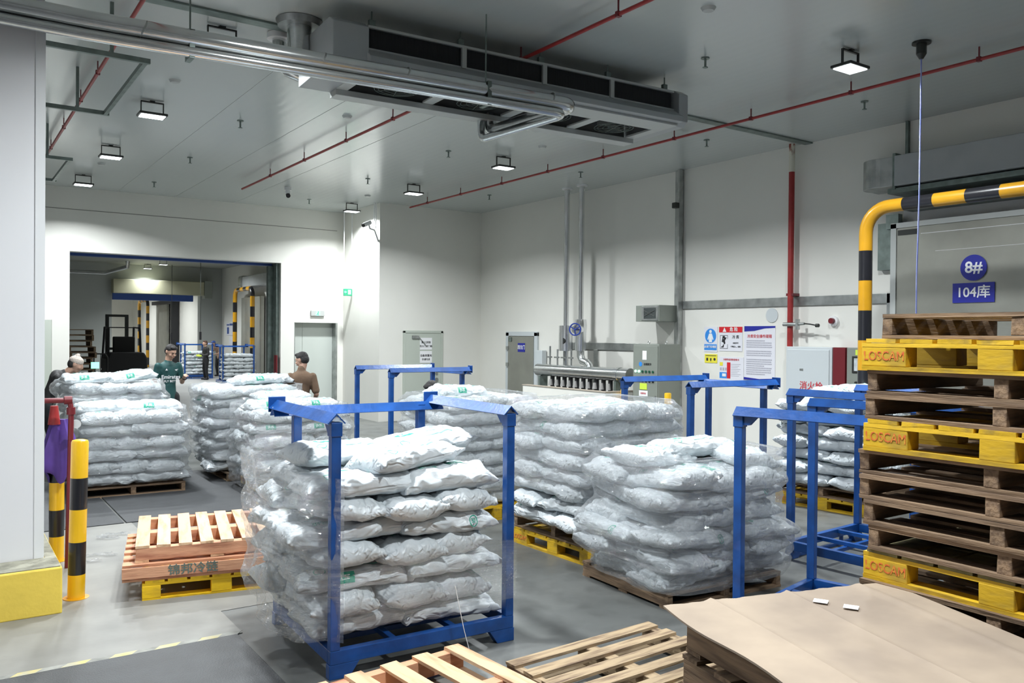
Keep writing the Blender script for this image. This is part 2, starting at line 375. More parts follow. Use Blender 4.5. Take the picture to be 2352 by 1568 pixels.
# column at the left with concrete plinth
t = struct(MB().box(-3.9, .642, 6.98, 7.8, 0, H).build('wall_column', M['wall_cool']))
struct(MB().box(.585, .648, 6.972, 6.98, .33, 4.4).build('trim_9', M['white']))
mb = MB().box(-3.9, .735, 6.66, 6.972, 0, .335).box(.655, .735, 6.972, 8.05, 0, .335)
pl = tag(mb.build('column_kerb', [M['yellow_conc']], bevel=.012), 'yellow painted concrete kerb round the foot of the left column', 'kerb')
MB().box(-3.89, .725, 6.672, 6.972, .336, .342).box(.655, .725, 6.972, 8.04, .336, .342).build('kerb_top', M['conc_edge'], pl)
random.seed(3)
# ------------------------------------------------------------------ far hall seen through the opening
struct(MB().box(-3, 16, 19.7, 62, -.2, 0).build('floor_far', mat('far_floor', (.42, .42, .41), .45, noise_amt=.15, nscale=.6)))
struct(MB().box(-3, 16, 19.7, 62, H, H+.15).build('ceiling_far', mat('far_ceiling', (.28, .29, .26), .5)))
struct(MB().box(XR, XR+.2, 19.7, 62, 0, H).build('wall_far_right', M['wall']))
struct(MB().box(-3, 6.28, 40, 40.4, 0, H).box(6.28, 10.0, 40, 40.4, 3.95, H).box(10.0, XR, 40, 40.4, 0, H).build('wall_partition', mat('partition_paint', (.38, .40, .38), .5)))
struct(MB().box(-3, -2.8, 19.7, 40, 0, H).build('wall_far_left', M['wall_cool']))
struct(MB().box(-3, 16, 61.8, 62, 0, H).build('wall_far_end', M['wall']))
struct(MB().box(5.6, 5.8, 40.4, 62, 0, H).build('wall_far_corridor', M['wall']))
t = thing('roller_shutter', 'beige roller shutter box with a blue bottom rail over the far doorway', 'shutter', (8.1, 39.7, 3.4))
MB().box(-1.85, 1.95, -.25, .28, .28, .9).build('shutter_box', M['beige_roll'], t, bevel=.02)
MB().box(-1.85, 1.5, -.12, .08, 0, .3).build('bottom_rail', M['blue_beam'], t, bevel=.01)
MB().box(1.96, 2.3, -.3, .28, .15, .95).build('motor', M['cab_grey'], t, bevel=.02)
t = thing('roller_shutter', 'blue bottom rail of the roller shutter in the top of the near opening', 'shutter', (4.47, 19.9, 3.55))
MB().box(-2.2, 2.2, -.08, .06, .06, .12).build('bottom_rail', M['blue_beam'], t)
MB().box(-2.2, 2.2, -.06, .5, .13, .62).build('shutter_box', M['beige_roll'], t, bevel=.02)
struct(MB().box(6.62, 6.70, 19.5, 19.95, 0, 3.66).box(6.5, 6.62, 19.72, 19.86, 0, 3.6).build('trim_10', M['galv_dark'], bevel=.005))
tag(MB().tube([(1.0, 39.2, 4.5), (5.9, 39.2, 4.5), (6.6, 38.2, 4.75), (6.6, 38.2, H)], .09, 10).build('air_pipe', M['alu'], smooth=True), 'pale insulated pipe under the far hall ceiling', 'pipe')

# ------------------------------------------------------------------ floodlights, added far hall fill
def make_lamp(x, y, label, group='ceiling floodlights', z=4.78, power=LAMP_W):
    t = thing('floodlight', label, 'lamp', (x, y, z), 0, group)
    MB().prism([(-.17, -.12), (.17, -.12), (.17, .12), (-.17, .12)], 'z', .004, .035).build('lamp_housing', M['blackmetal'], t, bevel=.008)
    MB().box(-.145, .145, -.10, .10, -.004, .003).build('diffuser', M['diffuser'], t)
    mb = MB()
    for s in (-1, 1): mb.box(s*.135-.006, s*.135+.006, -.012, .012, .035, .185)
    mb.box(-.14, .14, -.012, .012, .175, .19)
    mb.build('bracket', M['blackmetal'], t)
    MB().box(-.03, .03, -.03, .03, .19, H-z).build('ceiling_clip', M['blackmetal'], t)
    return t
def add_light(x, y, power=LAMP_W, z=4.77, spread=148, col=(.93, .98, 1)):
    l = bpy.data.lights.new('flood_or_fill_light', 'AREA'); l.shape = 'RECTANGLE'; l.size = .28; l.size_y = .2
    l.energy = power; l.color = col; l.spread = R(spread)
    o = bpy.data.objects.new('flood_or_fill_light', l); C.objects.link(o); o.location = (x, y, z-.012)
lamps = [(7.78, 5.17, 'bright floodlight nearest the hanging cord at upper right'), (7.78, 8.30, 'floodlight just below the right end of the evaporator'),
         (7.78, 11.60, 'floodlight between the evaporator and the long red ceiling pipe'), (7.78, 14.79, 'floodlight near the far end of the long red ceiling pipe'),
         (7.78, 17.79, 'floodlight farthest back, beside the wall camera'), (2.28, 11.55, 'nearest and largest floodlight at upper left'),
         (2.28, 14.67, 'middle floodlight of the left row'), (2.28, 17.73, 'smallest floodlight of the left row near the far wall'),
         (2.28, 8.34, 'floodlight half hidden behind the silver pipes')]
l0 = None
for x, y, lb in lamps:
    if l0 is None: l0 = make_lamp(x, y, lb)
    else: dup(l0, (x, y, 4.78), 0, lb)
    add_light(x, y)
for x, y, p in ((2.28, 5.17, 1.1), (2.28, 1.9, 1.0), (7.8, 1.9, .35), (-2.6, 5.17, .6), (2.28, -2.5, .8), (7.8, -2.5, .6)):
    dup(l0, (x, y, 4.78), 0, 'floodlight behind the photographer, %s' % {5.17: 'beside the left column', 1.9: 'overhead', -2.5: 'towards the back wall'}[y] + (', outer row' if x < 0 else ', left row' if x < 5 else ', right row')); add_light(x, y, LAMP_W*p)
for x, y in ((7.68, 36.6), (7.6, 39.3)):
    t = dup(l0, (x, y, 4.78), 0, 'small round glowing lamp on the far hall ceiling, ' + ('left one' if y > 38 else 'right one'), 'far hall lamps')
    add_light(x, y, 90, 4.77, 130)
for x, y, e in ((8.6, 23.5, 90), (8.6, 30.0, 150), (8.6, 34.5, 150), (8.0, 46.0, 250), (8.0, 55.0, 250)): add_light(x, y, e, 4.85, 150)  # added fill lights without fixtures, brightening the far hall

# ------------------------------------------------------------------ ceiling services
def red_pipe(x, y0, y1, clips, label):
    t = thing('sprinkler_pipe', label, 'pipe', (x, y0, 4.85), 0, 'red sprinkler pipes')
    MB().cyl((0, 0, 0), (0, y1-y0, 0), .019, 12).build('pipe_run', M['red'], t, smooth=True)
    for c in clips:
        MB().box(-.022, .022, c-y0-.02, c-y0+.02, -.022, .026).box(-.006, .006, c-y0-.006, c-y0+.006, .024, H-4.85).build('clip', M['dark_red'], t)
red_pipe(8.75, -4, 16.8, [-1.6, -.1, 1.4, 2.9, 4.35, 5.8, 7.25, 8.63, 10.19, 11.66, 13.1, 14.6, 16.0], 'long red pipe on the ceiling running above the right side')
red_pipe(4.97, -2, 16.7, [-.5, 1, 2.6, 4.1, 5.6, 7.1, 8.55, 10.05, 11.59, 13.3, 15], 'red ceiling pipe passing over the evaporator')
red_pipe(1.45, 2, 19.3, [3, 4.5, 6, 7.5, 8.92, 10.2, 11.53, 13.2, 14.8, 17.0], 'red ceiling pipe at far left above the channel frames')
sp = thing('sprinkler', 'small sprinkler head on the ceiling', 'sprinkler', (3.5, 11.86, H))
MB().cyl((0, 0, 0), (0, 0, -.012), .045, 14).cyl((0, 0, -.012), (0, 0, -.10), .012, 8).cyl((0, 0, -.10), (0, 0, -.106), .03, 10).build('sprinkler_body', M['galv_dark'], sp)
spots = [((3.5, 11.86), 'sprinkler head right of the nearest left floodlight'), ((3.54, 14.86), 'sprinkler head right of the middle left floodlight'), ((3.54, 17.72), 'sprinkler head close to the far wall on the left'),
         ((6.83, 11.79), 'sprinkler head left of the centre floodlight'), ((6.81, 14.83), 'sprinkler head in the glare patch on the ceiling'), ((9.68, 14.96), 'sprinkler head in the far right corner of the ceiling'),
         ((6.81, 17.9), 'sprinkler head right of the ceiling dome camera'), ((6.76, 6.22), 'sprinkler head right of the evaporator end'), ((9.61, 6.18), 'sprinkler head above the door motor housing'),
         ((9.59, 8.78), 'sprinkler head between the red pipe and right wall'), ((9.65, 11.86), 'sprinkler head above the two vertical silver pipes')]
for i, ((x, y), lb) in enumerate(spots):
    if i == 0: sp['label'] = lb; sp['group'] = 'sprinkler heads'
    else: dup(sp, (x, y, H), 0, lb)
cc = None
for (x, y), lb in [((2.31, 10.43), 'round ceiling cover plate above the nearest left floodlight'), ((4.62, 10.74), 'round ceiling cover plate below the evaporator left end'), ((7.85, 10.61), 'smoke detector right of the centre floodlight'),
                   ((2.39, 16.33), 'round ceiling cover plate at far left'), ((5.75, 5.26), 'round ceiling cover plate above the evaporator, near the top edge'), ((3.49, 9.3), 'dark drain cover left of the evaporator'),
                   ((7.62, 16.6), 'round ceiling plate near the wall camera')]:
    o = tag(MB().cyl((0, 0, 0), (0, 0, -.03), .07, 20, .05).build('ceiling_cover', M['unit_light'], smooth=True), lb, 'cover plate', 'ceiling cover plates') if cc is None else cc.copy()
    if cc is not None: C.objects.link(o); o['label'] = lb
    cc = cc or o; o.location = (x, y, H)

# evaporator
EV = thing('evaporator', 'long grey ceiling evaporator with a black coil face and fans underneath', 'cooling unit', (3.2, 7.02, 0), R(-2.6))
L_ = 3.8; z0, z1 = 4.42, 4.84
mb = MB().box(.02, L_-.02, .12, .95, z1-.03, z1)               # top deck
mb.box(.02, L_-.02, .93, .96, z0, z1-.03)
mb.build('casing', M['grey_unit'], EV, bevel=.006)
MB().box(.05, L_-.05, .06, .16, 4.60, z1-.04).build('coil_face', M['coil'], EV)
MB().prism([(0, z0+.02), (-.10, z0+.02), (-.10, z0+.08), (.05, 4.60), (.05, 4.62), (.10, 4.62), (.10, z0+.02)], 'x', 0, L_).build('front_tray', M['grey_unit'], EV, bevel=.006)
MB().box(.03, L_-.03, .03, .07, z1-.045, z1-.02).build('top_rail', M['unit_light'], EV, bevel=.003)
for x in (1.03, 1.98, 2.87): MB().box(x-.025, x+.025, .03, .07, 4.60, z1-.04).build('coil_strut', M['unit_light'], EV)
for xx, nm in ((-.32, 0), (L_, 1)):
    wdt = .34 if nm == 0 else .14
    MB().prism([(-.02, z0+.05), (-.02, z1-.06), (.08, z1), (.96, z1), (.96, z0), (.05, z0)], 'x', xx, xx+wdt).build('end_cover', M['grey_unit'], EV, bevel=.008)
mb = MB().box(0, L_, .0, .30, z0-.005, z0+.02).box(0, L_, .78, .96, z0-.06, z0-.0).box(0, .12, .3, .78, z0-.005, z0+.02).box(L_-.12, L_, .3, .78, z0-.005, z0+.02)
for x in (1.0, 1.95, 2.85): mb.box(x-.06, x+.06, .3, .78, z0-.002, z0+.02)
mb.build('drip_tray', M['unit_light'], EV, bevel=.004)
MB().box(.1, L_-.1, .3, .80, z0+.20, z0+.22).build('fan_plate', M['black'], EV)
for x in (.55, 1.48, 2.4, 3.3):
    f = MB()
    for k in range(5):
        a = k*2*PI/5
        f.obox((x+math.cos(a)*.11, .54+math.sin(a)*.11, z0+.08), (.17, .10, .004), Matrix.Rotation(a, 3, 'Z') @ Matrix.Rotation(R(25), 3, 'X'))
    fo = f.cyl((x, .54, z0+.04), (x, .54, z0+.12), .05, 14).build('fan', M['blackmetal'], EV)
    g = MB()
    for rr in (.07, .13, .19, .23): g.tube([(x+rr*math.cos(a*PI/12), .54+rr*math.sin(a*PI/12), z0+.015) for a in range(25)], .003, 5, cap=False)
    for a in range(6): g.bar((x, .54, z0+.013), (x+.23*math.cos(a*PI/3+.3), .54+.23*math.sin(a*PI/3+.3), z0+.013), .006, .004)
    g.build('fan_guard', M['galv_dark'], fo)
for x in (.1, 1.03, 1.98, 2.87, 3.7):
    for y in (.12, .86): MB().box(x-.03, x+.03, y-.02, y+.02, z1, z1+.06).cyl((x, y, z1), (x, y, H), .008, 6).build('hanger', M['galv_dark'], EV)
# duct stub and small valve at the evaporator's left
t = thing('silver_duct', 'short vertical silver duct with a wide collar left of the evaporator', 'duct', (2.84, 7.75, 0))
MB().cyl((0, 0, 4.55), (0, 0, H), .115, 24).build('duct_pipe', M['alu'], t, smooth=True)
MB().cyl((0, 0, H-.06), (0, 0, H-.005), .20, 24, .22).build('collar', M['galv'], t, smooth=True)
MB().tube([(0, 0, 4.62), (.1, -.03, 4.60), (.5, -.08, 4.60)], .09, 16).build('branch', M['alu'], t, smooth=True)
t = thing('pipe_elbow', 'shiny foil-wrapped pipe bend under the left end of the evaporator', 'pipe', (2.82, 8.2, 0))
MB().tube([(-.02, 0, H), (-.02, 0, 4.72), (.05, -.05, 4.62), (.2, -.1, 4.57), (.32, -.12, 4.56)], .07, 14).build('pipe_run', M['alu'], t, smooth=True)
MB().cyl((-.02, 0, 4.92), (-.02, 0, H-.004), .12, 18).build('collar', M['white'], t, smooth=True)

# insulated silver pipes
t = thing('insulated_pipe', 'upper thick silver insulated pipe crossing the picture from the top left', 'pipe', (0, 0, 0))
def bend(a, b, c, r=.14, n=6):
    a, b, c = Vector(a), Vector(b), Vector(c); d1 = (a-b).normalized(); d2 = (c-b).normalized(); out = []
    for i in range(n+1):
        q = i/n; p0 = b+d1*r*(1-q); p1 = b+d2*r*q; out.append(p0.lerp(p1, q))
    return out
P = [(.9, 6.86, 4.29), (5.17, 6.48, 4.27), (5.05, 7.80, 4.25), (5.05, 7.80, 4.45)]
path = [Vector((-3.9, 6.86, 4.30)), Vector(P[0])] + [Vector(P[0]).lerp(Vector(P[1]), k/8) for k in range(1, 8)] + bend(*P[0:3]) + bend(*P[1:4], r=.10) + [Vector(P[3])]
MB().tube(path, .072, 24).build('pipe_run', M['alu'], t, smooth=True)
mb = MB()
for x in (-.2, 1.28, 2.65, 3.4, 4.9):
    y = 6.86 - max(0, x-.9)*.089
    mb.tube([(x-.006, y, 4.292), (x+.006, y, 4.287)], .0755, 20)
mb.build('jacket_seam', M['galv'], t)
t = thing('insulated_pipe', 'lower thinner silver pipe running just beneath the thick one', 'pipe', (0, 0, 0))
P = [(.9, 6.84, 4.175), (5.05, 6.44, 4.16), (4.93, 7.8, 4.15), (4.93, 7.8, 4.40)]
path = [Vector((-3.9, 6.84, 4.18)), Vector(P[0])] + [Vector(P[0]).lerp(Vector(P[1]), k/8) for k in range(1, 8)] + bend(*P[0:3]) + bend(*P[1:4], r=.10) + [Vector(P[3])]
MB().tube(path, .042, 16).build('pipe_run', M['alu'], t, smooth=True)
for x, y, lb in ((4.2, 6.57, 'thin threaded rod holding the silver pipes in front of the evaporator'), (1.62, 6.82, 'thin threaded rod holding the silver pipes at upper left')):
    t = thing('hanger_rod', lb, 'hanger', (x, y, 0), 0, 'pipe hanger rods')
    MB().cyl((0, 0, 4.34), (0, 0, H), .007, 8).build('rod', M['galv_dark'], t)
    MB().box(-.02, .02, -.07, .07, 4.335, 4.345).box(-.02, .02, -.075, -.068, 4.13, 4.345).box(-.02, .02, .068, .075, 4.13, 4.345).box(-.02, .02, -.075, .075, 4.125, 4.135).build('hanger_clamp', M['galv_dark'], t)
# channel frames at the left
for y0_, y1_, lb in ((8.31, 10.56, 'near galvanised channel frame hung beside the column top'), (13.68, 15.73, 'far galvanised channel frame hung beyond the column')):
    t = thing('channel_frame', lb, 'bracket', (0, 0, 4.5), 0, 'channel frames on the left')
    MB().box(-1.0, 1.62, y0_-.02, y0_+.02, -.02, .025).build('channel', M['galv_dark'], t)
    MB().box(-1.0, 1.62, y1_-.02, y1_+.02, -.02, .025).build('channel', M['galv_dark'], t)
    MB().box(1.56, 1.60, y0_+.02, y1_-.02, -.02, .025).build('channel', M['galv_dark'], t)
    for y in (y0_, y1_): MB().box(1.28, 1.31, y-.015, y+.015, .025, H-4.5).build('drop_bracket', M['galv_dark'], t)
tag(MB().box(.64, .72, 8.24, 8.32, 4.42, 4.60).build('pipe_clamp', M['blackmetal'], bevel=.01), 'small black clamp where the near channel frame meets the column', 'clamp')

# hanging cord from the ceiling
t = thing('pull_cord', 'thin blue and white pull cord hanging from a black ceiling box at upper right', 'cord', (8.15, 4.62, 0))
MB().cyl((0, 0, H-.02), (0, 0, H), .09, 18).cyl((0, 0, H-.12), (0, 0, H-.02), .05, 14).cyl((0, 0, H-.17), (0, 0, H-.12), .02, 12, .05).build('ceiling_box', M['blackmetal'], t, smooth=True)
MB().tube([(0, 0, H-.17), (.0, .0, 4.3), (-.008, 0, 3.4), (-.02, .01, 2.6), (-.02, .01, 1.2)], .007, 6).build('cord', mat('cord_blue', (.10, .14, .55), .5, col2=(.45, .5, .8), nscale=2), t)
# cameras
t = thing('dome_camera', 'small white ceiling camera with a black lens near the far wall', 'camera', (5.9, 16.7, 0))
MB().cyl((0, 0, H-.06), (0, 0, H), .07, 18).cyl((0, 0, 4.8), (0, 0, H-.06), .045, 16).build('camera_body', M['white'], t, smooth=True)
MB().cyl((-.01, -.05, 4.80), (0, 0, 4.83), .045, 16).build('lens', M['black'], t, smooth=True)
t = thing('wall_camera', 'white bullet camera on an arm at the corner of the bright wall', 'camera', (8.12, 17.25, 4.4))
MB().tube([(-.30, -.02, .02), (-.12, .02, .10)], .05, 12).build('camera_body', M['white'], t, smooth=True)
MB().cyl((-.325, -.025, .008), (-.30, -.02, .02), .042, 12).build('lens', M['black'], t)
MB().tube([(-.16, 0, .04), (-.14, 0, -.04), (.0, .06, -.06), (.09, .12, -.20), (.145, .15, -.30)], .022, 8).build('camera_arm', M['white'], t, smooth=True)
MB().box(.02, .035, .12, .15, -.02, .57).box(.06, .075, .12, .15, -.02, .57).build('conduit', M['white'], t)
t = thing('wall_camera', 'small black camera fixed to the tall galvanised strip on the right wall', 'camera', (XR-.17, 10.62, 4.33))
MB().box(-.06, .04, -.05, .05, -.05, .05).build('camera_body', M['blackmetal'], t, bevel=.012)
MB().cyl((.04, 0, 0), (.14, 0, 0), .015, 8).build('camera_arm', M['galv'], t)

# ------------------------------------------------------------------ doors and exit signs on the far walls
t = struct(thing('door_1', 'pale grey fire door with two white paper notices', None, (9.4, YB, 0)))
MB().box(-.53, -.47, -.03, 0, 0, 2.08).box(.47, .53, -.03, 0, 0, 2.08).box(-.53, .53, -.03, 0, 2.03, 2.09).build('door_frame', M['door_grey'], t, bevel=.004)
lf = MB().box(-.47, .47, -.018, -.002, .01, 2.03).build('door_leaf', M['door_grey'], t, bevel=.003)
MB().box(-.30, -.12, -.05, -.018, 1.90, 1.97).bar((-.14, -.05, 1.95), (.08, -.04, 1.72), .015, .01).build('door_closer', M['galv'], lf)
MB().cyl((.36, -.035, 1.08), (.36, -.018, 1.08), .035, 14).cyl((.36, -.035, .93), (.36, -.018, .93), .045, 14).build('door_lock', M['galv'], lf)
for z, l1, l2, nm in ((1.78, '禁止拆除', '防火门闭门器', 'upper'), (1.47, '设备房重地', '非请勿进', 'lower')):
    n = tag(MB().box(-.16, .16, -.004, 0, -.14, .14).build('paper_notice', M['paper']), nm + ' white paper notice on the pale grey fire door', 'notice', 'notices on the fire door')
    n.location = (9.47, YB-.02, z)
    text(l1, .062, M['ink'], n, (0, -.006, .03)); text(l2, .055, M['ink'], n, (0, -.006, -.06))
t = struct(thing('door_2', 'pale lift door recessed in the far wall', None, (7.575, YO, 0)))
MB().box(-.54, -.27, .22, .24, 0, 2.26).box(-.262, .54, .22, .24, 0, 2.26).build('door_leaf', M['door_green'], t)
MB().box(.50, .545, -.01, .22, 0, 2.26).box(-.545, -.52, .02, .22, 0, 2.26).build('door_frame', M['galv'], t)
t = struct(thing('door_3', 'grey door at far left partly behind the column', None, (1.795, YO, 0)))
MB().box(-.13, .13, -.01, .05, 0, 2.24).build('door_leaf', M['door_grey'], t, bevel=.004)
t = struct(thing('door_4', 'grey steel escape door in the right wall', None, (XR, 15.55, 0)))
MB().box(-.05, 0, -.62, -.50, 0, 2.06).box(-.05, 0, .50, .62, 0, 2.06).box(-.05, 0, -.62, .62, 1.98, 2.08).build('door_frame', M['hydrant'], t, bevel=.004)
lf = MB().box(-.07, -.01, -.50, .50, .02, 1.97).build('door_leaf', M['stainless'], t, bevel=.005)
for z in (1.70, 1.32, .5): MB().box(-.09, -.05, .47, .56, z-.04, z+.04).build('hinge', M['galv'], lf)
n = tag(MB().box(-.004, 0, -.14, .14, -.10, .10).build('door_sign', M['blue_sign']), 'small blue plate with white characters on the steel escape door', 'sign')
n.location = (XR-.072, 15.5, 1.72); text('逃生门', .10, M['white'], n, (-.006, 0, 0), '-x', bold=.02)
n = tag(MB().box(-.02, 0, -.06, .06, -.05, .05).build('alarm_box', M['galv_dark'], bevel=.006), 'small dark box above the escape door hinge', 'box'); n.location = (XR-.07, 15.95, 1.9)
t = thing('exit_sign', 'white emergency exit sign with a green figure above the lift door', 'sign', (7.6, YO-.02, 2.49))
MB().box(-.17, .17, -.03, .02, -.07, .07).build('sign_box', M['unit_light'], t, bevel=.01)
MB().box(-.055, .055, -.034, -.03, -.055, .055).build('sign_panel', M['green_glow'], t)
MB().cyl((.01, -.036, .035), (.01, -.034, .035), .012, 10).bar((.01, -.036, .02), (-.005, -.036, -.01), .003, .016).bar((-.005, -.036, -.01), (.02, -.036, -.045), .003, .012).bar((-.005, -.036, -.01), (-.03, -.036, -.04), .003, .012).build('running_figure', M['green_dark'], t)
t = thing('exit_sign', 'small hanging green exit sign at the corner of the far wall', 'sign', (8.13, YO-.6, 3.0))
MB().box(-.11, .11, -.015, .015, -.09, .08).build('sign_box', M['green_dark'], t, bevel=.006)
MB().bar((-.09, -.018, 0), (-.03, -.018, 0), .004, .018).prism([(-.10, 0), (-.07, .03), (-.07, -.03)], 'y', -.02, -.016).box(0, .075, -.02, -.016, -.055, .055).build('arrow_and_figure', M['green_glow'], t)
for x in (-.10, .10): MB().cyl((x, 0, .08), (x, 0, H-3.0), .012, 8).build('drop_tube', M['white'], t)

# ------------------------------------------------------------------ valve station on the right wall
t = thing('kerb_wall', 'low white kerb wall enclosing the valve station', 'kerb', (0, 0, 0))
MB().box(9.98, 10.1, 11.5, 14.1, 0, .97).box(10.1, 10.95, 11.5, 11.62, 0, .97).build('kerb_body', M['wall'], t, bevel=.008)
MB().box(9.97, 10.11, 11.49, 14.11, .97, .985).box(10.11, 10.95, 11.49, 11.63, .97, .985).build('kerb_cap', mat('kerb_cap', (.42, .36, .30), .7), t)
t = thing('valve_manifold', 'horizontal silver header pipe above a row of dark valves', 'manifold', (0, 0, 0))
MB().cyl((10.45, 11.55, 1.28), (10.45, 14.2, 1.28), .125, 24).build('header_pipe', M['alu'], t, smooth=True)
MB().cyl((10.45, 11.35, 1.28), (10.45, 11.55, 1.28), .13, 24).cyl((10.45, 11.62, 1.28), (10.45, 11.72, 1.28), .135, 24).build('end_cap', M['alu_v'], t, smooth=True)
for i in range(10):
    y = 11.9 + i*.2; o = MB().cyl((10.45, y, .5), (10.45, y, 1.16), .045, 10).cyl((10.42, y, .80), (10.25, y, .80), .035, 10).cyl((10.25, y, .80), (10.23, y, .80), .07, 12).build('valve', M['black'], t, smooth=True)
    MB().cyl((10.40, y, .98), (10.40, y, 1.10), .05, 10, .03).build('valve_bonnet', mat('valve_frost', (.35, .34, .33), .6), o, smooth=True)
MB().box(10.35, 10.55, 11.64, 11.70, 0, 1.16).box(10.35, 10.55, 14.0, 14.06, 0, 1.16).build('support_leg', M['galv_dark'], t)
for y, hgt in ((13.75, .40), (13.5, .34), (13.28, .46), (13.05, .34)):
    o = MB().cyl((10.42, y, 1.38), (10.42, y, 1.38+hgt), .018, 8).box(10.38, 10.42, y-.07, y+.07, 1.54, 1.57).build('stub_valve', M['galv'], t)
    if hgt > .45: MB().cyl((10.37, y, 1.38+hgt+.05), (10.42, y, 1.38+hgt+.05), .065, 16).build('pressure_gauge', M['blackmetal'], o)
t = thing('riser_pipe', 'left vertical silver riser with a fat insulated sleeve', 'pipe', (10.5, 13.33, 0), 0, 'vertical silver risers')
MB().cyl((0, 0, 1.38), (0, 0, H), .055, 20).build('pipe_run', M['alu_v'], t, smooth=True)
MB().cyl((0, 0, 1.69), (0, 0, 2.20), .145, 28).build('sleeve', M['alu_v'], t, smooth=True)
MB().cyl((0, 0, H-.03), (0, 0, H), .11, 20).build('ceiling_flange', M['white'], t)
t = thing('riser_pipe', 'right vertical silver riser ending in a lumpy valve cover and elbow', 'pipe', (10.5, 12.86, 0), 0, 'vertical silver risers')
MB().cyl((0, 0, 2.15), (0, 0, H), .055, 20).build('pipe_run', M['alu_v'], t, smooth=True)
MB().tube([(0, 0, 1.70), (0, 0, 2.05), (0, 0, 2.2), (0, 0, 2.32)], .12, 20, rads=[.11, .11, .125, .11]).tube([(0, 0, 2.12), (-.18, -.10, 2.12)], .10, 16).build('valve_cover', M['alu_v'], t, smooth=True)
MB().tube([(0, 0, 1.72), (0, 0, 1.60), (0, -.06, 1.50), (0, -.2, 1.47), (0, -.27, 1.42), (0, -.28, 1.34)], .075, 16).build('elbow', M['alu'], t, smooth=True)
MB().cyl((0, 0, H-.03), (0, 0, H), .11, 20).build('ceiling_flange', M['white'], t)
t2 = t
hw = MB(); cx = Vector((-.28, -.17, 2.12)); ax = Vector((-.85, -.5, 0)).normalized(); sx = ax.cross(Vector((0, 0, 1)))
hw.tube([cx + .115*(math.cos(a*PI/12)*sx + math.sin(a*PI/12)*Vector((0, 0, 1))) for a in range(25)], .013, 8, cap=False)
for k in range(3): hw.tube([cx, cx+.11*(math.cos(k*2*PI/3+.5)*sx+math.sin(k*2*PI/3+.5)*Vector((0, 0, 1)))], .010, 6)
hw.cyl(cx-ax*.12, cx+ax*.02, .02, 8)
o = hw.build('handwheel', mat('handwheel_blue', (.02, .05, .30), .4), t, smooth=True)
# electric boxes and control cabinet
t = thing('electrical_box', 'small grey wall box with a dark crossed window', 'box', (10.75, 10.98, 2.41))
MB().box(-.25, .24, -.30, .30, -.145, .145).build('box_body', M['cab_grey'], t, bevel=.006)
MB().box(-.26, -.25, -.28, .14, -.13, .13).build('box_door', M['galv'], t, bevel=.004)
MB().box(-.264, -.259, -.22, .08, -.095, .095).build('window', M['glassdark'], t)
MB().bar((-.268, -.2, .05), (-.268, .06, -.05), .02, .004).bar((-.268, -.2, -.05), (-.268, .06, .05), .02, .004).build('wiring', M['galv'], t)
t = thing('control_cabinet', 'tall grey control cabinet with green lamps and switches', 'cabinet', (10.68, 10.9, 0))
MB().box(-.28, .24, -.33, .33, .08, 1.86).build('cabinet_body', M['cab_grey'], t, bevel=.006)
MB().box(-.24, .20, -.30, .30, 0, .08).build('plinth', M['blackmetal'], t)
dr = MB().box(-.295, -.28, -.31, .31, .12, 1.83).build('door', M['cab_grey'], t, bevel=.004)
MB().box(-.305, -.295, -.28, -.25, .75, .95).build('handle', M['galv'], dr)
for y in (-.22, .22): MB().tube([(0, y+.025*math.cos(a*PI/6), 1.885+.025*math.sin(a*PI/6)) for a in range(13)], .006, 6, cap=False).build('lifting_eye', M['galv'], t)
for i in range(6):
    y = .24-i*.088
    MB().cyl((-.295, y, 1.37), (-.312, y, 1.37), .022, 14).build('pilot_lamp', M['led_green'] if i in (0, 1) else M['led_off'], dr)
    MB().box(-.30, -.295, y-.024, y+.024, 1.18, 1.25).cyl((-.30, y, 1.21), (-.325, y, 1.21), .016, 10).build('switch', M['blackmetal'], dr)
MB().box(-.30, -.295, -.035, .07, 1.58, 1.74).build('rating_plate', M['paper'], dr)
MB().box(-.302, -.295, -.05, .13, 1.05, 1.16).build('lime_label', M['lime'], dr)
MB().box(-.30, -.295, -.07, .15, .93, 1.03).build('white_label', M['paper'], dr)
text('注意安全', .035, M['ink_red'], dr, (-.303, .04, .98), '-x')
MB().cyl((-.295, .12, 1.50), (-.299, .12, 1.50), .042, 20).build('round_logo', M['sky_blue'], dr)
text('冰峰制冷', .05, M['ink'], dr, (-.30, -.06, 1.50), '-x')
# hydrant cabinet, control panel
t = thing('hydrant_cabinet', 'pale grey fire hydrant cabinet with red characters', 'cabinet', (10.87, 7.8, 0))
MB().box(-.1, .12, -.40, .40, .5, 1.86).build('cabinet_body', M['hydrant'], t, bevel=.008)
hd = MB().box(-.115, -.1, -.36, .37, .55, 1.82).build('door', M['hydrant'], t, bevel=.006)
text('消火栓', .135, M['ink_red'], hd, (-.118, -.06, 1.27), '-x', bold=.008)
text('FIRE HYDRANT', .045, M['ink_red'], hd, (-.118, -.06, 1.17), '-x')
MB().box(-.12, -.115, .08, .14, 1.50, 1.53).build('latch', M['galv'], hd)
tag(MB().box(10.76, 10.98, 7.18, 7.38, 0, 1.86).build('red_post', M['dark_red'], bevel=.004), 'dark red steel strip between the hydrant cabinet and the grey panel', 'panel')
t = thing('touch_cabinet', 'grey control panel with a small touch screen behind the striped post', 'cabinet', (10.87, 6.9, 0))
MB().box(-.1, .12, -.33, .26, .5, 1.86).build('cabinet_body', M['cab_grey'], t, bevel=.008)
MB().box(-.112, -.1, -.11, .17, 1.50, 1.74).build('screen_frame', M['blackmetal'], t, bevel=.004)
MB().box(-.115, -.112, -.075, .135, 1.53, 1.71).build('screen', M['screen'], t)
MB().box(-.105, -.1, -.10, .12, 1.755, 1.83).build('lime_label', M['lime'], t)
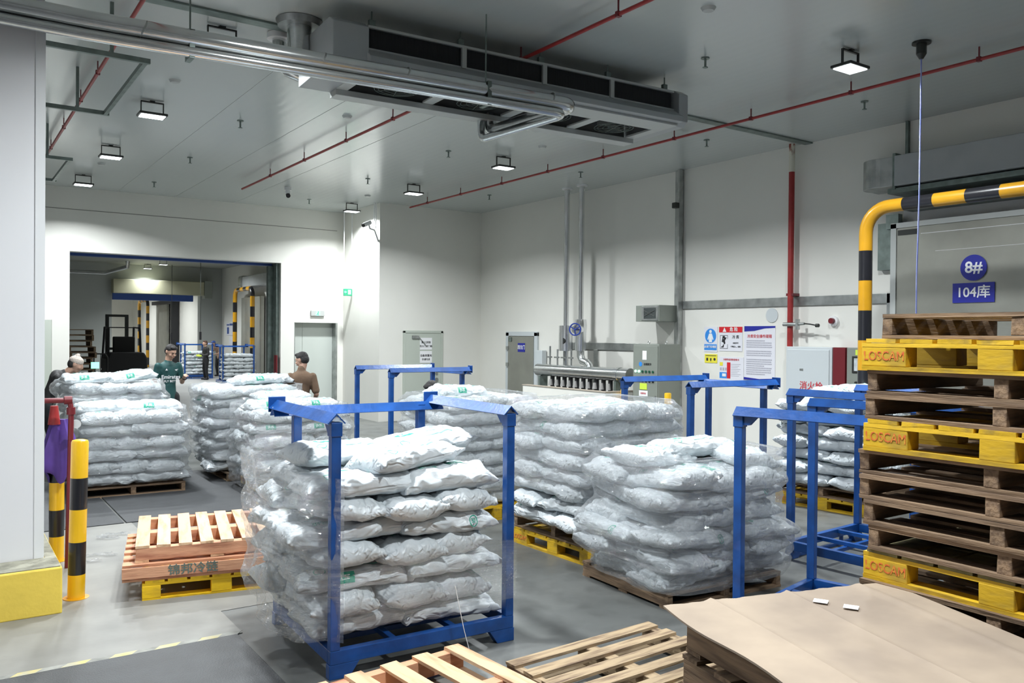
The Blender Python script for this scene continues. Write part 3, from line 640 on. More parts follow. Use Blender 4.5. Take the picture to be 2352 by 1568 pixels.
for y, z, mm in ((.1, 1.36, 'blackmetal'), (-.02, 1.38, 'galv_dark'), (.08, 1.12, 'galv'), (.12, .95, 'blackmetal'), (-.02, .95, 'blackmetal')):
    MB().cyl((-.1, y, z), (-.125, y, z), .022, 12).build('push_button', M[mm], t)
# red wall pipe with clamps
t = thing('fire_pipe', 'red vertical fire pipe with flaking top on the right wall', 'pipe', (10.86, 8.2, 0))
MB().cyl((0, 0, 1.86), (0, 0, 4.55), .045, 16).build('pipe_run', M['red'], t, smooth=True)
MB().cyl((0, 0, 4.55), (0, 0, H), .046, 16).build('flaking_top', mat('flaking_paint', (.70, .68, .58), .7, col2=(.25, .05, .03), nscale=6, stretch=(1, 1, .3), contrast=(.48, .52)), t, smooth=True)
MB().box(-.03, .14, -.06, .06, 2.64, 2.68).build('pipe_clip', M['dark_red'], t)
t = thing('pipe_clamp', 'steel cable clamp with a hook fixed to the red fire pipe', 'clamp', (10.80, 8.1, 2.20))
MB().cyl((0, .18, 0), (0, -.06, 0), .03, 10).cyl((0, -.06, 0), (0, -.2, .01), .022, 10).box(-.03, .03, -.10, -.06, -.08, .08).build('clamp_body', M['galv'], t, smooth=True)
MB().tube([(0, -.2, .01), (0, -.3, 0), (0, -.42, -.02)], .01, 6).cyl((0, -.40, -.02), (0, -.45, -.02), .028, 8).build('hook', M['blackmetal'], t)
t = thing('wall_plug', 'round white and dark red socket on the right wall', 'socket', (XR-.0, 7.52, 2.25))
MB().cyl((-.05, 0, 0), (0, 0, 0), .075, 20).build('plug_ring', M['white'], t, smooth=True)
MB().cyl((-.10, .0, 0), (-.05, 0, 0), .042, 16).build('plug_core', M['dark_red'], t, smooth=True)
tag(MB().cyl((-.012, 0, 0), (0, 0, 0), .115, 24).build('cover_disc', M['hydrant'], smooth=True), 'pale round cover disc on the wall above the rules poster', 'cover plate').location = (XR-.001, 8.65, 2.35)
tag(MB().box(-.14, -.02, -.10, .10, -.22, .22).build('junction_box', M['hydrant'], bevel=.006), 'pale upright junction box beside the control cabinet door frame', 'box').location = (XR, 14.72, 1.45)

# signs on the right wall
def sign(y0, y1, z0_, z1_, m, label, name='safety_sign', cat='sign'):
    n = tag(MB().box(-.006, 0, -(y0-y1)/2, (y0-y1)/2, -(z1_-z0_)/2, (z1_-z0_)/2).build(name, m), label, cat)
    n.location = (XR-.002, (y0+y1)/2, (z0_+z1_)/2); return n
FX = -.0085
def flat(parent, name, m, polys, x=FX):
    mb = MB()
    for p in polys: mb.prism([(-a, b) for a, b in p], 'x', x, x+.0022)   # a: rightwards as seen, b: up
    return mb.build(name, m, parent)
def circ(cx, cy, r, n=24, sy=1): return [(cx+r*math.cos(2*PI*k/n), cy+sy*r*math.sin(2*PI*k/n)) for k in range(n)]
def rect(a, b, c, d): return [(a, c), (b, c), (b, d), (a, d)]
n = sign(10.08, 9.78, 1.74, 2.17, M['offwhite'], 'white sign with a blue disc showing a protective coat')
flat(n, 'blue_disc', M['sky_blue'], [circ(0, .06, .125), rect(-.14, .14, -.185, -.085)])
flat(n, 'coat_figure', M['white'], [circ(0, .135, .028), [(-.03, .10), (.03, .10), (.07, .0), (.05, -.01), (.035, .03), (.035, -.05), (-.035, -.05), (-.035, .03), (-.05, -.01), (-.07, 0)]], FX-.002)
text('必须穿防寒服', .045, M['white'], n, (FX-.003, 0, -.13), '-x', bold=.02)
n = sign(9.74, 9.24, 1.76, 2.17, M['offwhite'], 'danger sign with a red header and a figure in a freezer doorway')
flat(n, 'red_header', M['sign_red'], [rect(-.25, .25, .11, .205)])
flat(n, 'warning_triangle', M['white'], [[(-.17, .12), (-.09, .12), (-.13, .195)]], FX-.002)
text('危 险', .075, M['white'], n, (FX-.003, -.07, .157), '-x', bold=.02)
flat(n, 'door_outline', M['ink'], [rect(-.225, -.22, -.16, .06), rect(-.225, -.06, -.165, -.158), rect(-.225, -.06, .055, .062), rect(-.066, -.06, 0, .06), rect(-.066, -.06, -.16, -.09)])
flat(n, 'figure', M['ink'], [circ(-.135, .02, .02), [(-.18, -.01), (-.14, .0), (-.10, .03), (-.085, .02), (-.12, -.03), (-.11, -.07), (-.12, -.09), (-.14, -.09), (-.15, -.06), (-.19, -.05)], [(-.20, -.145), (-.15, -.145), (-.14, -.10), (-.155, -.09), (-.17, -.125), (-.2, -.13)], [(-.18, -.01), (-.17, .05), (-.12, .05), (-.13, .035), (-.155, .03), (-.16, -.01)]])
text('冷 库', .065, M['ink'], n, (FX, -.11, .03), '-x'); text('未经许可', .03, M['ink'], n, (FX, -.11, -.07), '-x'); text('不得进入，危险', .03, M['ink'], n, (FX, -.11, -.13), '-x')
n = sign(9.2, 8.58, 1.30, 2.18, M['offwhite'], 'tall white rules poster with a blue wave header', 'rules_poster', 'poster')
flat(n, 'blue_wave', M['blue_sign'], [[(-.31, .44), (.31, .44), (.31, .41), (.1, .40), (-.1, .36), (-.31, .35)]])
flat(n, 'foot_band', M['blue_sign'], [[(-.31, -.44), (.31, -.44), (.31, -.40), (0, -.42), (-.31, -.40)]])
text('冷库安全操作规程', .062, M['ink_red'], n, (FX, 0, .27), '-x', bold=.01)
random.seed(9); pl_ = []
for k in range(17):
    z = .20-k*.034
    if k in (4, 8): continue
    a = -.26; e = .25 if k % 4 else .12
    while a < e-.02:
        b = a+random.uniform(.015, .028); pl_.append(rect(a, min(b, e), z-.009, z+.009)); a = b+.006
flat(n, 'small_print', M['ink_grey'], pl_)
n = sign(10.06, 9.78, 1.55, 1.70, M['sign_yellow'], 'small yellow warning sign with three pictograms')
flat(n, 'pictograms', M['ink'], [rect(-.12, .12, .045, .055), rect(-.10, -.06, -.04, .01), circ(0, -.01, .018, 8), rect(-.01, .01, -.045, -.02), circ(.085, -.012, .025, 8)])
n = sign(9.73, 9.21, 1.26, 1.66, M['offwhite'], 'white risk notice with a red bar and blue table')
flat(n, 'red_bar', M['sign_red'], [rect(-.09, -.015, -.16, .11)]); flat(n, 'blue_block', M['sky_blue'], [rect(-.25, -.09, -.16, -.06)])
flat(n, 'yellow_block', M['sign_yellow'], [rect(-.25, -.18, .05, .11)]); flat(n, 'white_block', M['white'], [rect(-.19, -.11, -.13, -.08)], FX-.002)
text('冷库作业风险告知卡', .038, M['ink_red'], n, (FX, 0, .155), '-x')
flat(n, 'small_print', M['ink_grey'], [rect(.0, .2-.03*(k % 3), .08-k*.028, .086-k*.028) for k in range(8)] + [rect(-.24+.055*k, -.205+.055*k, -.03, .02) for k in range(3)])

# sliding cold-room door 104
t = struct(thing('door_5', 'grey sliding cold room door with blue number plates', None, (10.86, 0, 0)))
MB().box(-.06, .06, 2.9, 6.5, .08, 3.55).build('door_leaf', M['stainless'], t, bevel=.006)
MB().box(-.075, -.06, 6.44, 6.52, .08, 3.56).box(-.075, -.06, 2.9, 6.52, 3.50, 3.57).build('door_edge', M['unit_light'], t)
MB().box(-.068, -.06, 6.15, 6.42, 3.40, 3.47).build('maker_plate', M['blackmetal'], t)
MB().box(-.063, -.06, 2.9, 6.1, 3.395, 3.402).box(-.063, -.06, 3.6, 5.9, 3.15, 3.154).build('seam_line', M['paper'], t)
t = thing('door_track', 'grey track housing with a rounded motor cover above the cold room door', 'door drive', (0, 0, 0))
MB().box(10.45, 10.98, 2.6, 6.28, 4.02, 4.42).build('housing', M['grey_unit'], t, bevel=.01)
MB().box(10.5, 10.98, 2.6, 6.4, 3.93, 4.0).box(10.55, 10.95, 2.6, 6.3, 3.72, 3.80).build('rail', M['galv_dark'], t, bevel=.005)
mb = MB(); mb.prism([(10.98, 6.30), (10.50, 6.30)] + [(10.68+.23*math.cos(a), 6.60+.23*math.sin(a)) for a in [PI*1.15-k*PI/14 for k in range(12)]] + [(10.98, 6.83)], 'z', 4.03, 4.42)
mb.build('motor_cover', M['galv'], t, bevel=.006)
MB().box(10.48, 10.98, 6.28, 6.32, 3.98, 4.46).build('end_plate', M['galv_dark'], t)
MB().box(10.9, 10.98, 6.45, 6.78, 2.95, 3.6).box(10.8, 10.9, 6.42, 6.6, 3.5, 3.7).build('guide_plate', M['galv_dark'], t)
n = thing('number_plate', 'round blue plate reading 8# on the cold room door', 'sign', (10.79, 5.40, 2.90))
MB().cyl((-.004, 0, 0), (0, 0, 0), .165, 36).build('plate', M['blue_sign'], n); text('8#', .20, M['paper'], n, (-.006, 0, 0), '-x', bold=.02)
n = thing('number_plate', 'rectangular blue plate reading 104 on the cold room door', 'sign', (10.79, 5.40, 2.585))
MB().box(-.004, 0, -.26, .26, -.125, .125).build('plate', M['blue_sign'], n); text('104库', .17, M['paper'], n, (-.006, 0, 0), '-x', bold=.015)

# ------------------------------------------------------------------ striped guards and bollards
def guard(loc, label, Ht, Lg, r=.08, band=.37, post2=False, first=.52, group='striped door guards'):
    """upright at origin rising Ht, then running along -y for Lg; striped"""
    t = thing('door_guard', label, 'guard', loc, 0, group)
    pts = [Vector((0, 0, z)) for z in [i*(Ht-.3)/40 for i in range(41)]] + arc((0, -.3, Ht-.3), .3, 0, PI/2, 'yz', 8)[1:]
    pts += [Vector((0, -.3-(Lg-.6)*i/60, Ht)) for i in range(1, 61)]
    if post2: pts += arc((0, -Lg+.3, Ht-.3), .3, PI/2, PI, 'yz', 8)[1:] + [Vector((0, -Lg, (Ht-.3)*(1-i/40))) for i in range(1, 41)]
    # resample so bands are crisp
    segs = []; cur = [pts[0]]; dist = 0; col = 0
    marks = []; total = sum((pts[i+1]-pts[i]).length for i in range(len(pts)-1))
    d = (Ht-first) % band; marks = []
    top0 = Ht-first; z = d
    while z < top0-.01: marks.append(z); z += band
    marks.append(top0); s1 = top0+first-.13+.5 
    z = s1
    while z < total: marks.append(z); z += band
    n_below = len([m_ for m_ in marks if m_ <= top0+.001])
    def at(s):
        acc = 0
        for i in range(len(pts)-1):
            l = (pts[i+1]-pts[i]).length
            if acc+l >= s: return pts[i].lerp(pts[i+1], (s-acc)/l)
            acc += l
        return pts[-1]
    bounds = [0]+marks+[total]
    for i in range(len(bounds)-1):
        a, b = bounds[i], bounds[i+1]
        if b-a < .01: continue
        c = (n_below-i) % 2
        nn = max(2, int((b-a)/.06)+1)
        MB().tube([at(a+(b-a)*k/nn) for k in range(nn+1)], r, 20, cap=(i in (0, len(bounds)-2))).build(['yellow_band', 'black_band'][c], [M['yellow_guard'], M['black_gloss']][c], t, smooth=True)
    return t
guard((9.5, 6.07, 0), 'thick yellow and black guard pipe framing the cold room door at right', 3.6, 4.2)
g1 = guard((10.5, 36.2, 0), 'yellow and black door guard at the right of the far hall', 3.82, 2.4, .09, .42, True)
dup(g1, (9.9, 53.5, 0), 0, 'most distant yellow and black guard seen beyond the far doorway')

def bollard(x, y, label, bands, r=.06, tilt=0, group='striped bollards', h=None):
    t = thing('bollard', label, 'bollard', (x, y, 0), 0, group, rot=(0, tilt, 0)); z = 0
    MB().cyl((0, 0, 0), (0, 0, .01), r+.03, 20).build('base_plate', M['yellow_guard'], t)
    for i, b in enumerate(bands):
        last = i == len(bands)-1
        pts = [(0, 0, z), (0, 0, z+b)]; rads = [r, r]
        if last: pts = [(0, 0, z), (0, 0, z+b-.02), (0, 0, z+b-.006), (0, 0, z+b)]; rads = [r, r, r*.9, r*.6]
        MB().tube(pts, r, 28, rads=rads, cap=last or i == 0).build('black_band' if i % 2 else 'yellow_band', M['black_gloss'] if i % 2 else M['yellow'], t, smooth=True); z += b
    return t
bollard(.862, 6.99, 'yellow and black bollard in front, beside the yellow kerb', [.185, .243, .243, .235, .285], tilt=R(1.1))
bollard(.86, 8.22, 'striped bollard half hidden under the purple cloth', [.22, .23, .24, .24, .24])
bollard(10.35, 10.3, 'yellow bollard in front of the control cabinet', [.18, .2, .2, .2, .25], .06)
bollard(10.35, 11.42, 'striped bollard just left of the blue rack post by the kerb wall', [.18, .2, .2, .2, .25], .06)
bollard(6.95, 19.9, 'yellow bollard right of the far opening edge', [.2, .25, .25, .2, .3], .085)
b = bollard(9.0, 26.9, 'yellow bollard with a flared top inside the far hall', [.3, .0001, .9], .13)

# red standpipe and purple cloth
t = thing('red_pipe_frame', 'dark red pipe frame rising behind the front bollard', 'pipe', (0, 0, 0))
MB().tube([(.91, 7.92, 0), (.925, 7.92, .8), (.935, 7.92, 1.34), (.925, 7.92, 1.40), (.88, 7.92, 1.42), (.5, 7.98, 1.42)], .022, 12).build('pipe_run', M['dark_red'], t, smooth=True)
MB().cyl((.88, 7.92, 1.42), (.94, 7.92, 1.42), .035, 10).cyl((.933, 7.92, 1.30), (.933, 7.92, 1.36), .034, 10).build('fitting', M['dark_red'], t, smooth=True)
o = tag(MB().cyl((0, -.01, 0), (0, .01, 0), .036, 20).build('gauge_disc', M['hydrant'], smooth=True), 'small pale round disc hanging beside the red pipe frame', 'disc'); o.location = (.975, 7.935, 1.215)
tag(MB().cyl((.83, 8.14, 1.20), (.83, 8.14, 1.36), .05, 14, .03).build('red_hose', M['red'], smooth=True), 'red hose end above the purple cloth', 'hose')
bm = MB(); ring = []
for k in range(9):
    z = 1.24-.50*k/8; rw = .045+.062*min(1, k/4.)-(.03 if k == 8 else 0); row = []
    for a in range(28):
        th = 2*PI*a/28; rr = rw*(1+.22*math.sin(th*5+k*.3)+.1*math.sin(th*9))
        row.append(bm.bm.verts.new((.875+rr*1.15*math.cos(th), 8.16+rr*.75*math.sin(th), z-(.05*math.sin(th*3) if k == 8 else 0))))
    ring.append(row)
for k in range(8):
    for a in range(28): bm._f([ring[k][a], ring[k][(a+1) % 28], ring[k+1][(a+1) % 28], ring[k+1][a]])
bm._f(ring[0])
tag(bm.build('purple_cloth', M['purple'], smooth=True), 'purple cloth draped over the bollard behind the red pipe', 'cloth')

# ------------------------------------------------------------------ pallets
def ygrain(m):
    if m.name+'_y' in MATS: return MATS[m.name+'_y']
    c = m.copy(); c.name = m.name+'_y'; MATS[m.name+'_y'] = c
    for n in c.node_tree.nodes:
        if n.type == 'MAPPING':
            a = n.inputs['Scale'].default_value; n.inputs['Scale'].default_value = (a[1], a[0], a[2])
    return c
def pallet_block(name, label, m, loc, rz, L=1.2, D=1.0, h=.148, nb=7, group=None, faces='LOSCAM', topm=None, lead=.22, mid=.145, txt=None, board=.10, along='y'):
    """block pallet: deck boards run along y, bearers along x; long face towards -y"""
    t = thing(name, label, 'pallet', loc, rz, group); tb = .019
    n = nb; sp_ = (L-.02)/n
    for i in range(n):
        x = -L/2+.01+sp_*(i+.5)
        MB().obox((x, 0, h-tb/2), (sp_-.022, D, tb), jit=.002).build('deck_board', ygrain(topm or m), t)
    for y in (-D/2+.05, 0, D/2-.05):
        MB().obox((0, y, h-tb*1.5), (L, .10, tb), jit=.0015).build('stringer_board', m, t)
        MB().obox((0, y, tb/2), (L, .10, tb), jit=.0015).build('bottom_board', m, t)
        for x, wd in ((-L/2+lead/2, lead), (0, mid), (L/2-lead/2, lead)):
            MB().obox((x, y, (h-2*tb+tb)/2), (wd, .10, h-3*tb), jit=.001).build('block', m, t, bevel=.004)
    if faces:
        text(faces, .062, txt or M['orange_txt'], t, (-L/2+lead/2+.003, -D/2-.0015, h*.45), '-y', name='stencil', bold=0, squash=.85)
    return t
def pallet_stringer(name, label, m, loc, rz, L=1.2, D=1.0, h=.117, nb=5, group=None, side=None, bw=.10, mid=.06, tilt=None):
    """stringer pallet: boards along x (length L), three stringers along y"""
    t = thing(name, label, 'pallet', loc, rz, group, rot=tilt); tb = .018
    for i in range(nb):
        y = -D/2+bw/2+(D-bw)*i/(nb-1)
        MB().obox((0, y, h-tb/2), (L, bw, tb), Matrix.Rotation(random.uniform(-.008, .008), 3, 'Z'), jit=.002).build('deck_board', m, t)
    for y in (-D/2+bw/2, 0, D/2-bw/2):
        MB().obox((0, y, tb/2), (L, bw, tb), jit=.002).build('bottom_board', m, t)
    for x, wd in ((-L/2+mid*.4, mid*.8), (0, mid), (L/2-mid*.4, mid*.8)):
        MB().obox((x, 0, h/2), (wd, D-.01, h-2*tb), jit=.002).build('stringer', ygrain(side or m), t, bevel=.003)
    return t
random.seed(21)
# right-hand tall stack, long faces towards -X (rz=-90)
X0, Y0, LP = 3.66, 2.34, 1.225
def stk(z, kind, dx=0, dy=0, rz=0, label='', nm=''):
    c = (X0+.5+dx, Y0-LP/2+dy, z)
    if kind == 'y': return pallet_block('pallet', label, M['pal_yellow'], c, -PI/2+rz, LP, 1.0, .148, group='pallets in the tall right stack', topm=M['moss'] if 'lowest' in label else None)
    return pallet_stringer('pallet', label, M['wood_dark'], c, -PI/2+rz, LP, 1.0, .117, 6, group='pallets in the tall right stack', side=M['wood_dark'])
zz = 0
stk(0, 'y', 0, 0, .01, 'hidden yellow pallet at the foot of the tall right stack')
zz = .148
for k in range(6): stk(zz, 'b', random.uniform(-.02, .02), random.uniform(-.02, .02), random.uniform(-.01, .01), 'dark wooden pallet %s the foot in the tall right stack behind the cardboard' % ['just above', 'second above', 'third above', 'fourth above', 'fifth above', 'sixth above'][k]); zz += .117
stk(.850, 'y', .01, .0, .0, 'lowest visible yellow pallet with a mossy deck in the tall right stack')
ords = ['first', 'second', 'third', 'fourth']
zz = .998
for k in range(4):
    stk(zz, 'b', [.0, -.01, -.0, .015][k], [-.03, -.01, .02, .03][k], [.006, -.004, .006, -.004][k], 'worn brown pallet, ' + ords[k] + ' above the mossy yellow one in the right stack'); zz += .117
stk(zz, 'y', 0, .0, .0, 'yellow pallet with faded orange stencil halfway up the right stack'); zz += .148
for k in range(2):
    stk(zz, 'b', .01, [.0, -.01][k], .004-.01*k, ('lower' if k == 0 else 'upper') + ' of two brown pallets between the yellow ones in the right stack'); zz += .117
stk(zz, 'y', -.005, .01, .0, 'upper yellow pallet with a bright orange stencil in the right stack'); zz += .148
stk(zz, 'b', .05, -.06, -.01, 'topmost brown pallet of the tall right stack')
# stack under the cardboard
for k in range(6):
    pallet_stringer('pallet', ['lowest', 'second', 'third', 'fourth', 'fifth', 'topmost'][k] + ' dark pallet under the big cardboard sheet', M['wood_dark'], (3.02+random.uniform(-.02, .02), 1.78+random.uniform(-.02, .02), k*.136), R(-10.5)+random.uniform(-.01, .01), 1.1, 1.15, .134, 6, group='pallets under the cardboard')
# cardboard sheet, gently sagging, thickness
def sheet(name, corners, label, m, nx=30, ny=20, sag=None, th=.008, cat='cardboard'):
    a, b, c, d = [Vector(p) for p in corners]; bm = bmesh.new(); top = []; bot = []
    for j in range(ny+1):
        r1, r2 = [], []
        for i in range(nx+1):
            u, v = i/nx, j/ny; p = a.lerp(b, u).lerp(d.lerp(c, u), v)
            if sag: p = p + Vector(sag(u, v))
            r1.append(bm.verts.new(p)); r2.append(bm.verts.new(p-Vector((0, 0, th))))
        top.append(r1); bot.append(r2)
    for j in range(ny):
        for i in range(nx):
            bm.faces.new([top[j][i], top[j][i+1], top[j+1][i+1], top[j+1][i]]); bm.faces.new([bot[j][i], bot[j+1][i], bot[j+1][i+1], bot[j][i+1]])
    for i in range(nx):
        bm.faces.new([top[0][i], bot[0][i], bot[0][i+1], top[0][i+1]]); bm.faces.new([top[ny][i], top[ny][i+1], bot[ny][i+1], bot[ny][i]])
    for j in range(ny):
        bm.faces.new([top[j][0], top[j+1][0], bot[j+1][0], bot[j][0]]); bm.faces.new([top[j][nx], bot[j][nx], bot[j+1][nx], top[j+1][nx]])
    bmesh.ops.recalc_face_normals(bm, faces=bm.faces)
    me = bpy.data.meshes.new(name); bm.to_mesh(me); bm.free(); me.materials.append(m)
    for p in me.polygons: p.use_smooth = True
    try: me.set_sharp_from_angle(angle=R(30))
    except Exception: pass
    o = bpy.data.objects.new(name, me); C.objects.link(o)
    return tag(o, label, cat)
def csag(u, v):
    z = .006*math.sin(u*9)*math.sin(v*5)
    for c0 in (.2, .53, .86): z += .010*math.exp(-((u-c0)/.014)**2)
    if u < .04: z -= .012*math.sin(v*14)*(1-u/.04)
    e = 0
    if v < .03: e = .018*noise.noise(Vector((u*18, 3.1, 0)))
    return (.0, e, z)
sheet('cardboard_sheet', [(2.555, 2.56, .852), (3.70, 2.24, .848), (3.12, .55, .84), (1.97, .60, .838)], 'large flattened cardboard sheet lying on the pallets at lower right', M['card'], 60, 30, csag)
for x, y, lb in ((3.17, 2.22, 'left of two small white paper squares on the cardboard'), (3.21, 2.10, 'right of two small white paper squares on the cardboard')):
    o = tag(MB().obox((0, 0, 0), (.05, .06, .002)).build('paper_square', M['paper']), lb, 'paper', 'paper squares on the cardboard'); o.location = (x, y, .8545); o.rotation_euler = (0, 0, .5)
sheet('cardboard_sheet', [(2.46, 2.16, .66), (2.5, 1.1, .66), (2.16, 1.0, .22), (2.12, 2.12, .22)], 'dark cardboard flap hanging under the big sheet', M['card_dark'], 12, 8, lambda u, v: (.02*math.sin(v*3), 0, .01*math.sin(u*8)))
sheet('cardboard_sheet', [(2.28, 2.22, .22), (2.42, 2.12, .26), (2.2, 1.55, .30), (2.05, 1.65, .26)], 'pale folded cardboard strip sticking out below the big sheet', M['card'], 8, 6)
# loose pallets on the floor in front
random.seed(5)
pallet_stringer('pallet', 'old tan wooden pallet flat on the floor left of the cardboard', M['wood_tan'], (3.27, 3.42, 0), R(2), 1.15, 1.05, .14, 7, bw=.085, mid=.08, side=M['wood_tan'])
p2 = pallet_stringer('pallet', 'fresh pine pallet on the floor at the bottom edge below the blue rack', M['wood_new'], (2.04, 3.74, 0), R(90+5), 1.05, 1.2, .14, 6, bw=.105, mid=.08, side=M['wood_pink'])
# left stack: yellow block pallet with two pinkish ones
pc = (1.84, 6.96)
pallet_block('pallet', 'bright yellow pallet at the bottom of the low left stack', M['pal_yellow_fresh'], (1.90, 7.02, 0), R(-11), 1.12, 1.0, .150, group='pallets in the low left stack', faces=None, mid=.15, lead=.13)
o = pallet_stringer('pallet', 'pinkish wooden pallet with grey stencilled characters in the low left stack', M['wood_pink'], (1.83, 7.06, .151), R(-12), 1.22, 1.05, .125, 6, group='pallets in the low left stack', side=M['wood_new'], bw=.1)
MB().box(-.61, .61, -.55, -.53, .028, .105).build('side_board', M['wood_pink'], o)
text('锦邦冷链', .085, M['steel_txt'], o, (-.12, -.5515, .066), '-y', name='stencil', bold=.012, squash=1.05)
o = pallet_stringer('pallet', 'topmost pinkish pallet with pale slats in the low left stack', M['wood_new'], (1.90, 7.12, .278), R(78), 1.12, 1.16, .125, 8, group='pallets in the low left stack', side=M['wood_pink'], bw=.095, mid=.1)

# ------------------------------------------------------------------ blue stacking racks
def make_rack(label, loc, rz, W=1.24, D=1.14, base=True):
    """open side -y. local origin at footprint centre"""
    t = thing('stacking_rack', label, 'rack', loc, rz, 'blue stacking racks'); hw, hd = W/2, D/2; zt = 1.475; b = M['blue']
    fr = MB()
    fr.box(-hw, hw, -hd, -hd+.05, .085, .165).box(-hw, hw, hd-.05, hd, .085, .165)
    fr.box(-hw, -hw+.05, -hd+.05, hd-.05, .085, .165).box(hw-.05, hw, -hd+.05, hd-.05, .085, .165)
    fr.build('base_frame', b, t, bevel=.004)
    mb = MB()
    for x in (-hw*.33, hw*.33): mb.box(x-.02, x+.02, -hd+.05, hd-.05, .125, .16)
    for y in (-.2, .2): mb.box(-hw+.05, hw-.05, y-.02, y+.02, .09, .124)
    mb.build('base_grid', b, t, bevel=.003)
    for y in (-hd+.02, hd-.02):
        if rz != A_RZ: MB().box(-hw+.14, hw-.14, y-.018, y+.018, .0, .028).box(-hw+.3, -hw+.33, y-.015, y+.015, .028, .085).box(hw-.33, hw-.3, y-.015, y+.015, .028, .085).build('fork_rail', b, t, bevel=.003)
    for sx in (-1, 1):
        for sy in (-1, 1):
            MB().prism([(sx*(hw+.005), -.0), (sx*(hw+.005), .085), (sx*(hw-.18), .085), (sx*(hw-.12), 0)], 'y', sy*hd-.06*(sy > 0), sy*hd+.06*(sy < 0)).build('foot', b, t, bevel=.003)
    for sx in (-1, 1):
        MB().box(sx*(hw-.03)-.029, sx*(hw-.03)+.029, -hd, -hd+.058, .165, zt).box(sx*(hw-.03)-.034, sx*(hw-.03)+.034, -hd-.006, -hd+.064, zt-.07, zt+.012).build('post', b, t, bevel=.004)
        MB().box(sx*(hw-.15)-.029, sx*(hw-.15)+.029, hd-.06, hd-.002, .165, zt).build('post', b, t, bevel=.004)
    def angle(p0, p1, nm='top_rail'):
        p0, p1 = Vector(p0), Vector(p1); d = (p1-p0).normalized(); s = Vector((-d.y, d.x, 0)); mb = MB(); up = Vector((0, 0, 1))
        prof = [(-.055, -.045), (0, .012), (.055, -.045), (.049, -.050), (0, .002), (-.049, -.050)]
        A = [mb.bm.verts.new(p0+s*a+up*c) for a, c in prof]; B = [mb.bm.verts.new(p1+s*a+up*c) for a, c in prof]; n = 6
        mb._f(A); mb._f(B[::-1])
        for i in range(n): mb._f([A[i], B[i], B[(i+1) % n], A[(i+1) % n]])
        return mb.build(nm, b, t)
    zr = zt+.052
    for sx in (-1, 1):
        r = angle((sx*(hw-.03-.045*0), -hd+.0, zr), (sx*(hw-.03), hd+.03, zr))
        MB().prism([(-hd+.058, zt-.055), (-hd+.058, zt+.008), (-hd+.16, zt+.008), (-hd+.10, zt-.055)], 'x', sx*(hw-.03)-.02, sx*(hw-.03)+.02).build('gusset', b, r)
        MB().box(sx*(hw-.03)-.06, sx*(hw-.03)+.06, hd+.03, hd+.037, zt-.02, zt+.085).build('end_plate', b, r, bevel=.006)
    angle((-hw-.02, hd-.03, zr-.045), (hw+.02, hd-.03, zr-.045))
    return t
A_RZ = R(-2.2)
A = make_rack('front blue stacking rack loaded with uncovered white sacks', (2.515, 5.075, 0), A_RZ, 1.25, 1.13)
Bk = make_rack('blue stacking rack standing empty behind the left centre sacks', (5.66, 10.79, 0), R(-90), 1.17, 1.25)
make_rack('empty blue rack beside the notices, left of the loose sack stack', (6.98, 6.50, 0), R(-90-5), 1.17, 1.22)
make_rack('nearest empty blue rack at right in front of the tightly wrapped sacks', (5.06, 3.29, 0), R(180+12), 1.2, 1.14)
make_rack('blue rack with an open grid base behind the tall right pallets', (6.98, 4.29, 0), R(180+4), 1.22, 1.12)

